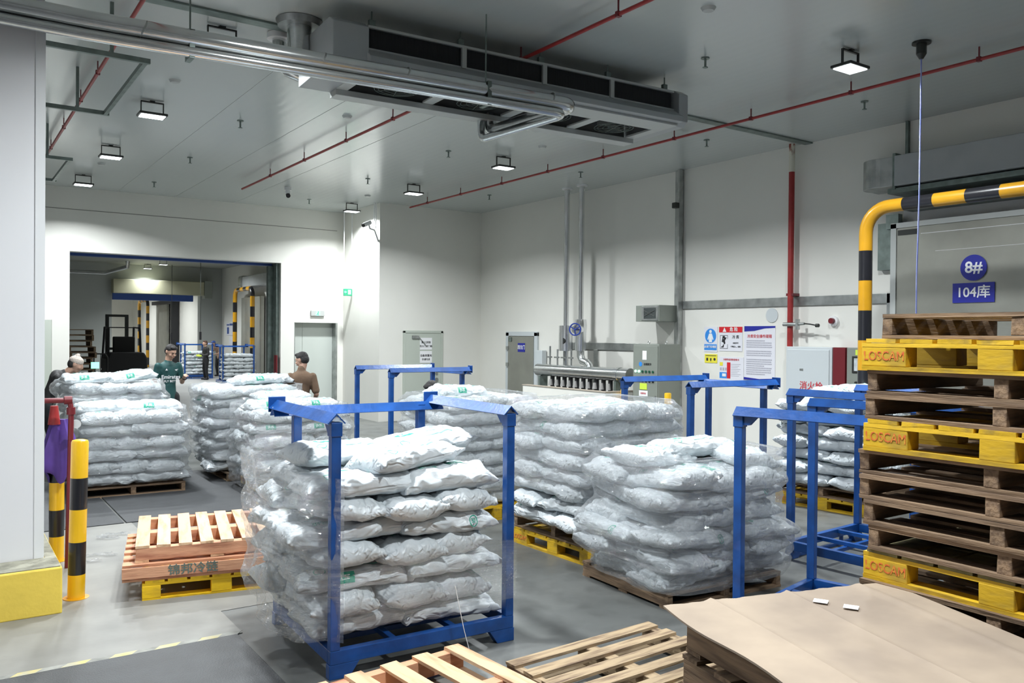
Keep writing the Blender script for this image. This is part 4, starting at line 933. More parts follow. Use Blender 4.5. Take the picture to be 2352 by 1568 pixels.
# ------------------------------------------------------------------ sacks
def sack_mesh(seed, L=.66, W=.43, T=.15, nu=60, nv=40, ears=1.0, droop=.03, side_print=False):
    rnd = random.Random(seed); off = Vector((rnd.uniform(0, 50), rnd.uniform(0, 50), rnd.uniform(0, 50)))
    bm = bmesh.new(); rows = []
    e1 = [rnd.uniform(.0, .045)*ears for _ in range(4)]; lift = [rnd.uniform(-.02, .05)*ears for _ in range(4)]
    tw = rnd.uniform(-.10, .10); dr0, dr1 = rnd.uniform(-.2, 1)*droop, rnd.uniform(-.2, 1)*droop
    for i in range(nu+1):
        u = -1+2*i/nu; uu = math.copysign(abs(u)**.85, u); au = abs(u)
        th = max(0, 1-au**7.5)**.5; th = max(th, .06)
        end = 1 if u > 0 else 0
        row = []
        for j in range(nv):
            a = 2*PI*j/nv; ca, sa = math.cos(a), math.sin(a)
            cx_ = math.copysign(abs(ca)**.75, ca); sz = math.copysign(abs(sa)**.85, sa)
            corner = max(0, (au-.72)/.28)**2
            k = end*2+(1 if ca > 0 else 0)
            wy = W/2*(1+.03*au-.035*(1-au)**2) * (1-.10*math.exp(-((au-.86)/.08)**2))
            x = L/2*uu + math.copysign(corner*e1[k]*abs(cx_)**2, u)
            y = wy*cx_ + corner*e1[k]*.35*cx_
            z = T/2*th*sz*(1 - .16*abs(cx_)**3)
            if sz < 0: z *= .86
            p = Vector((x, y, z))
            # lumpy filling and folds
            q = p*5+off
            vd = noise.voronoi(Vector((x*5.5, y*7, z*7))+off*3)[0]; cr_ = min(1, (vd[1]-vd[0])*2.2)
            lump = (noise.noise(q)*.020 + (cr_-.6)*.016)*th
            fold = (1-abs(noise.noise(Vector((x*4.5, y*10, z*10))+off*2)))**7*.016
            fan = math.sin(y*75+4*noise.noise(Vector((y*6, x*3, 1))+off)+off.x)*.007*max(0, (au-.6)/.4)*(.4+th)
            dz = (lump+fold+fan)*(1 if sz >= 0 else .35)
            sid = (noise.noise(q*1.7+Vector((9, 9, 9)))*.016 + (1-abs(noise.noise(Vector((x*7, z*16, 5))+off)))**6*.012)
            sid += (cr_-.6)*.016
            p += Vector((0, cx_*sid, math.copysign(dz, sz) if sz >= 0 else -dz))
            p.z += corner*lift[k]*abs(cx_)**1.5 + math.sin(y*22+off.y)*.012*corner
            p.z -= (dr0 if u < 0 else dr1)*au**3
            p.z += tw*x*y*.5
            row.append(bm.verts.new(p))
        rows.append(row)
    for i in range(nu):
        for j in range(nv): bm.faces.new([rows[i][j], rows[i][(j+1) % nv], rows[i+1][(j+1) % nv], rows[i+1][j]])
    for r_ in (rows[0][::-1], rows[-1]):
        for j in range(nv//2-1):
            try: bm.faces.new([r_[(j+1) % nv], r_[j], r_[(nv-j) % nv], r_[(nv-j-1) % nv]] if j else [r_[1], r_[0], r_[nv-1]])
            except ValueError: pass
    bmesh.ops.recalc_face_normals(bm, faces=bm.faces)
    me = bpy.data.meshes.new('sack_%d' % seed); bm.to_mesh(me); bvh = BVHTree.FromBMesh(bm); bm.free()
    for p in me.polygons: p.use_smooth = True
    me.materials.append(M['sack'])
    return me, bvh
def project_print(bvh, pieces, side=False):
    """pieces: list of (mesh or polygons, (x,y), rot, mirror) -> mesh wrapped on the sack top or long side"""
    bm = bmesh.new()
    for me, pos, rot, mi in pieces:
        b2 = bmesh.new(); b2.from_mesh(me)
        bmesh.ops.delete(b2, geom=[f for f in b2.faces if f.normal.z < .5], context='FACES')
        bmesh.ops.triangulate(b2, faces=b2.faces)
        for _ in range(3):
            ed = [e for e in b2.edges if e.calc_length() > .022]
            if not ed: break
            bmesh.ops.subdivide_edges(b2, edges=ed, cuts=1); bmesh.ops.triangulate(b2, faces=b2.faces)
        ro = Matrix.Rotation(rot, 3, 'Z'); mp = {}
        for v in b2.verts:
            q = ro @ Vector((v.co.x, v.co.y, 0)) + Vector((pos[0], pos[1], 0))
            if side: hit = bvh.ray_cast(Vector((q.x, -.6, q.y)), Vector((0, 1, 0)))
            else: hit = bvh.ray_cast(Vector((q.x, q.y, .5)), Vector((0, 0, -1)))
            if hit[0] is None: continue
            mp[v] = bm.verts.new(hit[0]+hit[1]*(.0012+.0006*mi))
        for f in b2.faces:
            if all(v in mp for v in f.verts):
                try:
                    nf = bm.faces.new([mp[v] for v in f.verts]); nf.material_index = mi; nf.smooth = True
                except ValueError: pass
        b2.free()
    me = bpy.data.meshes.new('sack_print'); bm.to_mesh(me); bm.free()
    for k in ('grn_print', 'paper', 'grn_print_l'): me.materials.append(M[k])
    return me
def rect_mesh(w_, h_):
    b = bmesh.new(); n = 8
    g = [[b.verts.new((w_*(i/n-.5), h_*(j/4-.5), 0)) for i in range(n+1)] for j in range(5)]
    for j in range(4):
        for i in range(n): b.faces.new([g[j][i], g[j][i+1], g[j+1][i+1], g[j+1][i]])
    me = bpy.data.meshes.new('r'); b.to_mesh(me); b.free(); return me
def ring_mesh(r0, r1, n=24):
    b = bmesh.new(); A_ = [b.verts.new((r0*math.cos(2*PI*k/n), r0*math.sin(2*PI*k/n), 0)) for k in range(n)]; B_ = [b.verts.new((r1*math.cos(2*PI*k/n), r1*math.sin(2*PI*k/n), 0)) for k in range(n)]
    for k in range(n): b.faces.new([A_[k], B_[k], B_[(k+1) % n], A_[(k+1) % n]])
    me = bpy.data.meshes.new('ring'); b.to_mesh(me); b.free()
    return me
T_logo = text_mesh('JiLEE', .036, .02, 0); T_cn = text_mesh('食品级', .045, .0, 0); T_ln = text_mesh('净含量 25kg', .03, 0, 0); T_30 = text_mesh('30', .035, .02, 0)
RM = rect_mesh(.125, .062); RN = rect_mesh(.22, .012); RG = ring_mesh(.028, .034)
SACKS = []
for sd in range(10):
    L_s, W_s, T_s = .655, .425, .155
    me, bvh = sack_mesh(sd+1, L_s, W_s, T_s, 72, 48, ears=.6)
    tp = project_print(bvh, [(RM, (-.11, .02), 0, 0), (T_logo, (-.11, .03), 0, 1), (T_cn, (.12, .09), 0, 0), (T_ln, (.12, -.01), 0, 2), (RN, (.1, -.10), 0, 2), (RG, (-.2, -.13), 0, 0)]) if sd % 2 == 0 else \
         project_print(bvh, [(RG, (.2, .1), 0, 0), (T_30, (.2, .1), 0, 0), (T_cn, (-.05, .06), 0, 0), (T_ln, (-.02, -.05), 0, 0), (RN, (-.05, -.11), 0, 2)])
    sp2 = project_print(bvh, [(RM, (-.08, .03), 0, 0), (T_logo, (-.08, .035), 0, 1)], True) if sd in (2, 6) else (project_print(bvh, [(RG, (.16, .02), 0, 0), (T_30, (.16, .02), 0, 0)], True) if sd in (1, 5) else None)
    SACKS.append((me, tp, sp2))
print('sacks ready')
def put_sack(i, loc, rot, label, group):
    me, tp, sp2 = SACKS[i % len(SACKS)]
    o = bpy.data.objects.new('sack', me); C.objects.link(o); o.location = loc; o.rotation_euler = rot
    tag(o, label, 'sack', group)
    for m_ in (tp, sp2):
        if m_ is None: continue
        c = bpy.data.objects.new('green_print', m_); C.objects.link(c); c.parent = o
    return o
NW = ['bottom', 'second', 'third', 'fourth', 'fifth', 'sixth', 'seventh', 'eighth', 'ninth', 'tenth']
def sack_stack(which, cx_, cy_, rz, z0_, nl, seed, pitch=.135, W=1.24, D=1.06, jit=.02, tilt=.04, shift=None, top=None, group=None, flip=False, skip=()):
    rnd = random.Random(seed); ro = Matrix.Rotation(rz, 3, 'Z'); out = []
    for l in range(nl):
        a = [(-W/4-.01, -D/2+.215, 0, 'near left'), (W/4+.01, -D/2+.215, 0, 'near right')]
        b = [(-W/2+.205, D/2-.32, 1, 'far left'), (0, D/2-.32, 1, 'far middle'), (W/2-.205, D/2-.32, 1, 'far right')]
        if (l+flip) % 2: a, b = [(x, -y, q, n.replace('near', 'far')) for x, y, q, n in a], [(x, -y, q, n.replace('far', 'near')) for x, y, q, n in b]
        for (x, y, q, n) in a+b:
            if (l, n) in skip: continue
            dx, dy = (shift(l, n) if shift else (0, 0))
            p = ro @ Vector((x+dx+rnd.uniform(-jit, jit), y+dy+rnd.uniform(-jit, jit), 0)) + Vector((cx_, cy_, z0_+pitch*(l+.5)+rnd.uniform(-.006, .006)))
            ang = rz + (PI/2 if q else 0) + (PI if rnd.random() < .5 else 0) + rnd.uniform(-.09, .09)
            if q and y < 0: ang = rz+PI/2+rnd.uniform(-.08, .08)
            o = put_sack(rnd.randrange(10), p, (rnd.uniform(-tilt, tilt), rnd.uniform(-tilt, tilt), ang), '', group or ('sacks in the ' + which)); o.scale = (rnd.uniform(.96, 1.03), rnd.uniform(.97, 1.03), rnd.uniform(.95, 1.1))
            if shift and n == 'near left' and dx < -.05: o.scale.x *= 1+abs(dx)*1.1; o.location = o.location+ro @ Vector((-dx*.5, 0, 0))
            lay = 'top' if l == nl-1 else NW[l]
            o['label'] = '%s-layer white sack, %s of the %s' % (lay, n, which); out.append(o)
    for k, (x, y, z, a, ti) in enumerate(top or []):
        p = ro @ Vector((x, y, 0)) + Vector((cx_, cy_, z))
        o = put_sack(rnd.randrange(5)*2, p, (ti[0], ti[1], rz+a), '', group or ('sacks in the ' + which))
        o['label'] = 'loose sack on top of the %s, %s' % (which, ['leftmost', 'middle one', 'rightmost', 'backmost'][k] if len(top) > 1 else 'alone'); out.append(o)
    return out
def film_shell(label, sacks, cx_, cy_, rz, W, D, z0_, z1_, seed, m='film', amp=.006, fold=.10, nu=220, nv=70, win=5, wz=3, flare=0, group='stretch film around sack stacks'):
    """stretch film pulled tight round a stack: each ring is cast inwards onto the sacks, then bridged over the hollows"""
    bpy.context.view_layer.update()
    V = []; F_ = []
    for o in sacks:
        mw = o.matrix_world if o.matrix_world.translation.length > 0 else Matrix.LocRotScale(o.location, o.rotation_euler, o.scale)
        b0 = len(V); V += [mw @ v.co for v in o.data.vertices]; F_ += [[b0+k for k in p.vertices] for p in o.data.polygons]
    bvh = BVHTree.FromPolygons(V, F_); ro = Matrix.Rotation(rz, 3, 'Z'); cc_ = Vector((cx_, cy_, 0))
    off = Vector((seed*7.3, seed*3.1, 0)); fv = .93; rad = []; zs = []
    for j in range(nv+1):
        v = j/nv; z = z0_+(z1_-z0_)*min(1, v/fv) - (.012 if v >= fv else 0); row = []
        for i in range(nu):
            th = 2*PI*i/nu; c, s_ = math.cos(th), math.sin(th); e = 6.0; base = (abs(c/(W/2))**e+abs(s_/(D/2))**e)**(-1/e)
            d = ro @ Vector((c, s_, 0)); h = bvh.ray_cast(cc_+d*1.6+Vector((0, 0, z)), -d, 1.6)
            r_ = 1.6-h[3] if h[0] is not None else 0
            row.append(max(r_, base*.93))
        rad.append(row); zs.append(z)
    def mx(a, k, ax):
        n, m_ = len(a), len(a[0])
        if ax: return [[max(a[j][(i+q) % m_] for q in range(-k, k+1)) for i in range(m_)] for j in range(n)]
        return [[max(a[min(max(j+q, 0), n-1)][i] for q in range(-k, k+1)) for i in range(m_)] for j in range(n)]
    def av(a, k, ax):
        n, m_ = len(a), len(a[0])
        if ax: return [[sum(a[j][(i+q) % m_] for q in range(-k, k+1))/(2*k+1) for i in range(m_)] for j in range(n)]
        return [[sum(a[min(max(j+q, 0), n-1)][i] for q in range(-k, k+1))/(2*k+1) for i in range(m_)] for j in range(n)]
    rad = av(mx(rad, win, 1), win, 1); rad = av(mx(rad, wz, 0), wz-1, 0); rad = av(rad, 1, 1)
    bm = bmesh.new(); uvl = bm.loops.layers.uv.new('UVMap'); rows = []
    for j in range(nv+1):
        v = j/nv; q = max(0, (v-fv)/(1-fv)); row = []
        for i in range(nu):
            th = 2*PI*i/nu; r_ = rad[j][i]; c, s_ = math.cos(th), math.sin(th)
            pn = Vector((c*3, s_*3, zs[j]*4+th*.8))+off
            # taut diagonal pleats
            pl = (1-abs(noise.noise(Vector((th*2.2+zs[j]*1.5, zs[j]*9-th*2.0, seed)))))**6*.014
            r_ += .008+amp*noise.noise(pn*2)+pl-fold*q+flare*max(0, noise.noise(pn*.5))
            row.append(bm.verts.new(Vector((c*r_, s_*r_, zs[j]+.014*math.sin(q*PI/2)+.012*noise.noise(pn)*(1+2*flare*10*(j < 3 or j > nv-8))))))
        rows.append(row)
    for j in range(nv):
        for i in range(nu):
            f = bm.faces.new([rows[j][i], rows[j][(i+1) % nu], rows[j+1][(i+1) % nu], rows[j+1][i]]); f.smooth = True
            per = 2*(W+D)
            for lp, (a, b) in zip(f.loops, ((i, j), (i+1, j), (i+1, j+1), (i, j+1))): lp[uvl].uv = (a/nu*per, b/nv*(z1_-z0_))
    me = bpy.data.meshes.new('stretch_film'); bm.to_mesh(me); bm.free(); me.materials.append(M[m])
    o = bpy.data.objects.new('stretch_film', me); C.objects.link(o); o.location = (cx_, cy_, 0); o.rotation_euler = (0, 0, rz)
    return tag(o, label, 'plastic film', group)

# A: sacks in the front rack
def shA(l, n):
    bulge = [-.03, -.14, -.12, -.12, -.20, -.14, -.06, .0][min(l, 7)]
    dx = bulge if 'left' in n else bulge*.3
    if 'right' in n: dx = -.055
    return dx, (.065 if 'near left' in n else (.04 if n == 'near right' else 0))
S_ = sack_stack('front blue rack pile', 2.50, 5.10, A_RZ, .168, 7, 11, .137, 1.16, 1.04, .024, .075, shA,
           top=[(-.30, .12, 1.20, .15, (.03, .06)), (.02, -.22, 1.19, .28, (-.12, -.02)), (.28, .08, 1.235, .12, (.05, -.12))])
# C/D row
def pal(label, c, rz, kind='y', z=0, L=1.2, D=1.0, grp='pallets under the sack stacks'):
    if kind == 'y': return pallet_block('pallet', label, M['pal_yellow'], (*c, z), rz, L, D, .148, group=grp)
    return pallet_stringer('pallet', label, M['wood'] if kind == 'b' else M['wood_dark'], (*c, z), rz, L, D, .122, 6, group=grp)
pal('yellow pallet under the centre wrapped stack with orange stencil', (5.12, 6.06), -PI/2+.03, 'y')
pal('brown pallet on the yellow one under the centre wrapped stack', (5.13, 6.06), -PI/2+.02, 'b', .149)
S_ = sack_stack('centre wrapped stack', 5.12, 6.04, R(1), .272, 8, 12, .137, 1.18, 1.06, .018, .03)
film_shell('stretch film wrapped round the centre sack stack', S_, 5.12, 6.04, R(1), 1.29, 1.17, .62, 1.405, 2, 'film')
pal('pallet under the wrapped stack behind the front rack', (5.0, 8.1), R(90), 'y')
S_ = sack_stack('stack behind the front rack', 5.0, 8.1, R(0), .15, 8, 13, .145, 1.14, 1.06, .018, .03, top=[(-.1, .1, 1.345, .1, (0, .05))])
film_shell('stretch film round the sack stack behind the front rack', S_, 5.0, 8.1, 0, 1.25, 1.17, .2, 1.345, 3, 'film')
# E: leaning, heavily wrapped
def leanE(z, th): return (-.05*math.sin((z-.1)*2.6), .04*math.sin(z*4+1))
def shE(l, n):
    z = .14+.137*l; a, b = leanE(z, 0); k = -.10 if ('left' in n and l in (1, 2)) else (.06 if ('right' in n and l in (0, 1, 2)) else 0)
    return a+k, b+(-.05 if 'near' in n and l < 3 else 0)
pal('dark pallet jutting out under the leaning wrapped stack', (5.02, 4.84), R(-3), 'd', 0, 1.2, 1.05)
S_ = sack_stack('leaning wrapped stack at right', 5.05, 4.80, R(-1), .125, 6, 14, .140, 1.18, .98, .04, .13, shE, top=[(-.32, .1, 1.03, .2, (.05, .10)), (.12, .12, 1.07, -.1, (-.05, 0)), (.42, -.1, 1.03, 1.4, (.1, -.1))])
film_shell('crinkled shiny film round the leaning sack stack', S_, 5.04, 4.79, R(-1), 1.36, 1.14, .13, 1.10, 4, 'film_tight', win=8, wz=2)
# I: unwrapped at right back
pal('yellow pallet under the bare sack stack near the right wall', (8.95, 5.98), -PI/2+.1, 'y')
pal('brown pallet on the yellow one near the right wall', (8.95, 5.98), -PI/2+.08, 'd', .149)
S_ = sack_stack('bare stack near the right wall', 8.95, 5.98, R(5), .272, 7, 15, .142, 1.18, 1.06, .025, .05, top=[(-.3, -.05, 1.345, .2, (.05, .03)), (.2, -.1, 1.36, -.2, (-.06, .03))])
# J: two wrapped stacks at left
pal('pallet under the front left wrapped stack', (2.01, 11.52), R(-3), 'd')
S_ = sack_stack('front left wrapped stack', 2.01, 11.52, R(-3), .125, 6, 16, .148, 1.16, 1.04, .02, .03, top=[(-.28, .1, 1.045, .1, (0, 0)), (.3, .05, 1.04, 0, (0, 0))])
film_shell('stretch film round the front left sack stack', S_, 2.0, 11.52, R(-3), 1.32, 1.18, .2, 1.06, 5, 'film')
pal('pallet under the taller wrapped stack at the far left', (2.02, 12.95), R(0), 'd')
S_ = sack_stack('taller far left stack', 2.02, 12.95, R(0), .125, 8, 17, .145, 1.16, 1.04, .02, .03, top=[(-.3, -.05, 1.345, .1, (0, -.03)), (.22, -.1, 1.37, .35, (.02, -.12))])
film_shell('stretch film round the taller far left sack stack', S_, 2.02, 12.95, R(0), 1.28, 1.17, .3, 1.33, 6, 'film')
# K, L: left centre
pal('pallet under the rear of the two left centre stacks', (3.70, 11.95), R(-90), 'b')
S_ = sack_stack('rear left centre stack', 3.63, 11.95, R(0), .125, 8, 18, .142, 1.16, 1.04, .02, .04, top=[(.15, .0, 1.33, .3, (0, .0)), (.38, .25, 1.32, .1, (0, 0))])
film_shell('stretch film round the rear left centre stack', S_, 3.70, 11.95, R(0), 1.28, 1.17, .3, 1.28, 7, 'film')
pal('pallet under the front of the two left centre stacks', (3.80, 10.55), R(-93), 'y')
S_ = sack_stack('front left centre stack', 3.78, 10.55, R(-3), .15, 6, 19, .148, 1.16, 1.04, .02, .05, top=[(-.25, -.02, 1.085, .1, (0, -.05)), (.25, -.1, 1.08, .3, (0, .05)), (-.05, .3, 1.16, 0, (0, 0))])
film_shell('loose billowing film on the front left centre stack', S_, 3.76, 10.55, R(-3), 1.36, 1.20, .12, 1.10, 8, 'film_loose', flare=.05)
# film on the left side of the front rack: an open sheet wrapped round the left posts
def sheet_film(label, path, z0f, z1f, seed, m, amp=.03, nu=90, nv=50):
    P_ = [Vector((*p, 0)) for p in path]; ln = [0]
    for i in range(1, len(P_)): ln.append(ln[-1]+(P_[i]-P_[i-1]).length)
    def at(s):
        for i in range(1, len(P_)):
            if ln[i] >= s-1e-6: return P_[i-1].lerp(P_[i], (s-ln[i-1])/(ln[i]-ln[i-1])), (P_[i]-P_[i-1]).normalized()
        return P_[-1], (P_[-1]-P_[-2]).normalized()
    bm = bmesh.new(); uvl = bm.loops.layers.uv.new('UVMap'); rows = []
    for j in range(nv+1):
        row = []
        for i in range(nu+1):
            s = ln[-1]*i/nu; p, d = at(s); v = j/nv; nrm = Vector((d.y, -d.x, 0))
            z = z0f(s)+(z1f(s)-z0f(s))*v
            q = Vector((p.x*4, p.y*4, z*4))+Vector((seed, seed*2, 0))
            fade = min(1, min(i, nu-i)/6)
            p = p+nrm*(amp*(noise.noise(q)+.5*noise.noise(q*3))*fade); row.append(bm.verts.new((p.x, p.y, z)))
        rows.append(row)
    for j in range(nv):
        for i in range(nu):
            f = bm.faces.new([rows[j][i], rows[j][i+1], rows[j+1][i+1], rows[j+1][i]]); f.smooth = True
            for lp, (a, b) in zip(f.loops, ((i, j), (i+1, j), (i+1, j+1), (i, j+1))): lp[uvl].uv = (a/nu*ln[-1], b/nv*1.2)
    me = bpy.data.meshes.new('stretch_film'); bm.to_mesh(me); bm.free(); me.materials.append(M[m])
    o = bpy.data.objects.new('stretch_film', me); C.objects.link(o)
    return tag(o, label, 'plastic film', 'stretch film around sack stacks')
sheet_film('crumpled film hanging over the left side of the front rack', [(1.93, 4.49), (1.72, 4.66), (1.63, 5.0), (1.64, 5.4), (1.80, 5.72), (2.2, 5.80)], lambda s: .22+.25*max(0, s-.5), lambda s: 1.16+.10*s, 31, 'film_loose', .07)
sheet_film('clear film stretched across the front posts of the front rack', [(1.93, 4.475), (2.5, 4.45), (3.10, 4.43)], lambda s: .30, lambda s: .60+.10*math.sin(s*2), 37, 'film_clear', .004, 60, 16)
# loose scraps of film on the floor
for (x, y, r_, lb) in ((1.42, 8.86, .10, 'curled strip of clear film on the concrete behind the bollard'), (1.13, 8.1, .13, 'crumpled scrap of clear film on the floor beside the bollard')):
    bm = MB(); n = 26; g = []
    for j in range(9):
        row = []
        for i in range(n):
            a = i/n*5.2; rr = r_*(.55+.5*j/8)
            row.append(bm.bm.verts.new((x+rr*math.cos(a)*1.5, y+rr*math.sin(a), .014+.035*abs(noise.noise(Vector((i*.5, j*.6, x)))))))
        g.append(row)
    for j in range(8):
        for i in range(n-1): bm._f([g[j][i], g[j][i+1], g[j+1][i+1], g[j+1][i]])
    tag(bm.build('film_scrap', M['film_loose'], smooth=True), lb, 'plastic film')
# white board by rack B
tag(MB().box(-.22, .02, -.006, .006, 0, .62).build('white_board', M['offwhite'], bevel=.002), 'pale sheet standing against the post of the empty rear rack', 'board').location = (5.14, 10.12, .0)
# sewing threads hanging from sacks
for pts, lb in (([(2.62, 4.40, .46), (2.66, 4.36, .2), (2.70, 4.34, .03), (2.78, 4.33, .008)], 'white thread hanging from the lowest sack of the front rack'),
                ([(4.40, 4.55, .22), (4.42, 4.50, .1), (4.44, 4.42, .01)], 'white thread under the leaning wrapped stack')):
    tag(MB().tube(pts, .0025, 5).build('sewing_thread', M['paper']), lb, 'thread', 'loose sack threads')
# ------------------------------------------------------------------ people
def blob(name, prims, voxel, m, parent, smooth=4, factor=.5):
    """prims: ('c', p0, p1, r0, r1[, flat]) tapered limbs or ('e', centre, radii[, rotation]) ellipsoids, fused into one skin"""
    bm = bmesh.new()
    for p in prims:
        if p[0] == 'c':
            a, b = Vector(p[1]), Vector(p[2]); r0, r1 = p[3], p[4]; d = b-a; fl = p[5] if len(p) > 5 else 1
            q = d.to_track_quat('Z', 'Y').to_matrix() if d.length > 1e-6 else Matrix.Identity(3)
            rings = []
            n = 16
            prof = [(-r0*math.cos(k*PI/10), r0*math.sin(k*PI/10)) for k in range(1, 6)] + [(d.length+r1*math.sin(k*PI/10), r1*math.cos(k*PI/10)) for k in range(0, 5)]
            v0 = bm.verts.new(a+q @ Vector((0, 0, -r0))); v1 = bm.verts.new(a+q @ Vector((0, 0, d.length+r1)))
            for z, r in prof: rings.append([bm.verts.new(a+q @ Vector((r*math.cos(2*PI*k/n), r*fl*math.sin(2*PI*k/n), z))) for k in range(n)])
            for i in range(len(rings)-1):
                for k in range(n): bm.faces.new([rings[i][k], rings[i][(k+1) % n], rings[i+1][(k+1) % n], rings[i+1][k]])
            for k in range(n): bm.faces.new([v0, rings[0][(k+1) % n], rings[0][k]]); bm.faces.new([v1, rings[-1][k], rings[-1][(k+1) % n]])
        else:
            mt = Matrix.Translation(p[1]) @ (p[3].to_4x4() if len(p) > 3 else Matrix.Identity(4)) @ Matrix.Diagonal((*p[2], 1))
            bmesh.ops.create_uvsphere(bm, u_segments=20, v_segments=14, radius=1, matrix=mt)
    me = bpy.data.meshes.new(name); bm.to_mesh(me); bm.free(); o = bpy.data.objects.new(name, me); C.objects.link(o)
    r = o.modifiers.new('fuse', 'REMESH'); r.mode = 'VOXEL'; r.voxel_size = voxel
    s = o.modifiers.new('soften', 'SMOOTH'); s.factor = factor; s.iterations = smooth
    dg = bpy.context.evaluated_depsgraph_get(); me2 = bpy.data.meshes.new_from_object(o.evaluated_get(dg)); o.modifiers.clear(); o.data = me2
    me2.materials.clear(); me2.materials.append(m)
    for p in me2.polygons: p.use_smooth = True
    o.parent = parent; return o
def mirror(p): return (-p[0], p[1], p[2])
def hand(el, wr, curl=.6, side=1, up=Vector((0, 0, 1))):
    """palm, four unequal bent fingers and a thumb leaving the palm's side"""
    wr = Vector(wr); d = (wr-Vector(el)).normalized(); s = d.cross(up).normalized()*side; n = s.cross(d).normalized()*side
    pr_ = [('c', wr, wr+d*.075, .026, .032, .6)]; c = wr+d*.05
    for k, (o_, l) in enumerate(((-.027, .062), (-.009, .072), (.009, .068), (.026, .052))):
        a = wr+d*.085+s*o_; b = a+(d*math.cos(curl)-n*math.sin(curl))*l*.55; e = b+(d*math.cos(curl*2)-n*math.sin(curl*2))*l*.5
        pr_ += [('c', a, b, .0095, .009), ('c', b, e, .009, .0075)]
    a = wr+d*.03-s*.028; b = a+(d*.6-s*.7-n*.3).normalized()*.035; e = b+(d*.9-n*.4).normalized()*.03
    return pr_ + [('c', a, b, .012, .011), ('c', b, e, .011, .009)]
def make_person(label, loc, rz, J, skin, hair, shirt, trousers, sleeve=.62, voxel=.011, hr=0, tilt=0, female=False, long_sleeve=False, hat=None, detail=True, group=None, shirt_len=.06, collar=False, sleeve_mats=None):
    t = thing('person', label, 'person', loc, rz, group)
    hd = Vector(J['head']); HR = Matrix.Rotation(hr, 3, 'Z') @ Matrix.Rotation(tilt, 3, 'X')
    def H_(x, y, z): return hd + HR @ Vector((x, y, z))
    nk = Vector(J['neck']); ch = Vector(J['chest']); ws = Vector(J['waist']); pv = Vector(J['pelvis'])
    B = [('e', H_(0, .005, .035), (.076, .093, .088), HR), ('c', H_(0, -.02, -.03), H_(0, -.035, -.075), .062, .040), ('c', nk-Vector((0, 0, .03)), H_(0, .02, -.05), .056, .054),
         ('c', H_(0, -.092, .02), H_(0, -.108, -.012), .009, .015), ('e', H_(0, -.087, -.045), (.026, .012, .012), HR), ('c', H_(-.03, -.083, .035), H_(.03, -.083, .035), .011, .011)]
    for s in (-1, 1): B += [('e', H_(s*.078, .012, .008), (.010, .020, .032), HR), ('e', H_(s*.04, -.065, -.018), (.028, .02, .025), HR)]
    B += [('c', ch, ws, .115, .10, .75), ('c', ws, pv, .10, .12, .8)]
    Sh = [('c', ch+Vector((0, 0, .02)), ws, .135 if not female else .12, .118, .80), ('c', ws, pv-Vector((0, 0, shirt_len)), .120, .135, .85), ('c', nk-Vector((0, 0, .07)), nk-Vector((0, 0, .015)), .09, .062)]
    Sh.append(('e', ch+Vector((0, .005, .02)), (.175, .105, .15)))
    if collar: Sh.append(('c', nk-Vector((0, 0, .03)), nk+Vector((0, 0, .015)), .068, .060))
    Tr = [('c', pv+Vector((0, 0, .03)), pv-Vector((0, 0, .05)), .125, .13, .8)]
    SL = []
    for s in ('L', 'R'):
        sh, el, wr = [Vector(J[k+s]) for k in ('sh', 'el', 'wr')]; hp, kn, an = [Vector(J[k+s]) for k in ('hip', 'kn', 'an')]
        B += [('c', sh, el, .046, .036), ('c', el, wr, .038, .026), ('c', ch+Vector((0, 0, .05)), sh, .07, .05)]
        B += hand(el, wr, side=1 if s == 'R' else -1) if detail else [('c', wr, wr+(wr-el).normalized()*.12, .03, .02, .6)]
        B += [('c', hp, kn, .078, .052), ('c', kn, an, .052, .036)]
        ft = an+Vector(J.get('toe'+s, (0, -.14, -.045))); B += [('c', an+Vector((0, .02, -.045)), ft, .036, .030)]
        Sh += [('c', ch+Vector((0, .01, .04)), sh+Vector((0, 0, -.01)), .088, .056), ('c', ch-Vector((0, 0, .06)), sh-Vector((0, 0, .05)), .10, .05)]
        sl = [('c', sh, sh.lerp(el, 1 if long_sleeve else sleeve), .058, .060 if not long_sleeve else .052)]
        if long_sleeve: sl.append(('c', el, el.lerp(wr, .93), .052, .042))
        Sh += sl
        Tr += [('c', hp, kn, .097, .070), ('c', kn, an+Vector((0, 0, .03)), .070, .056)]
    bod = blob('body', B, voxel, skin, t)
    blob('shirt' if not long_sleeve else 'jacket', Sh, voxel*1.2, shirt, t, smooth=5)
    blob('trousers', Tr, voxel*1.3, trousers, t, smooth=5)
    for s in ('L', 'R'):
        an = Vector(J['an'+s]); ft = an+Vector(J.get('toe'+s, (0, -.14, -.045))); blob('shoe', [('c', an+Vector((0, .025, -.04)), ft, .045, .040), ('c', an, an+Vector((0, 0, .02)), .05, .05)], voxel*1.2, M['black'], t)
    if hat is None:
        blob('hair', [('e', H_(0, .018, .062), (.083, .095, .078), HR), ('e', H_(0, .05, .015), (.078, .068, .075), HR), ('e', H_(0, -.045, .105), (.062, .045, .028), HR)], voxel*.8, hair, t, smooth=2)
    else:
        blob('hair', [('e', H_(0, .045, .01), (.080, .072, .08), HR)], voxel, hair, t, smooth=2)
        blob('cap', [('e', H_(0, .01, .065), (.09, .105, .075), HR)] + ([('e', H_(0, .02, .15), (.035, .035, .03))] if hat == M['beige_cap'] else [('e', H_(0, -.10, .05), (.06, .05, .012), HR)]), voxel, hat, t, smooth=2)
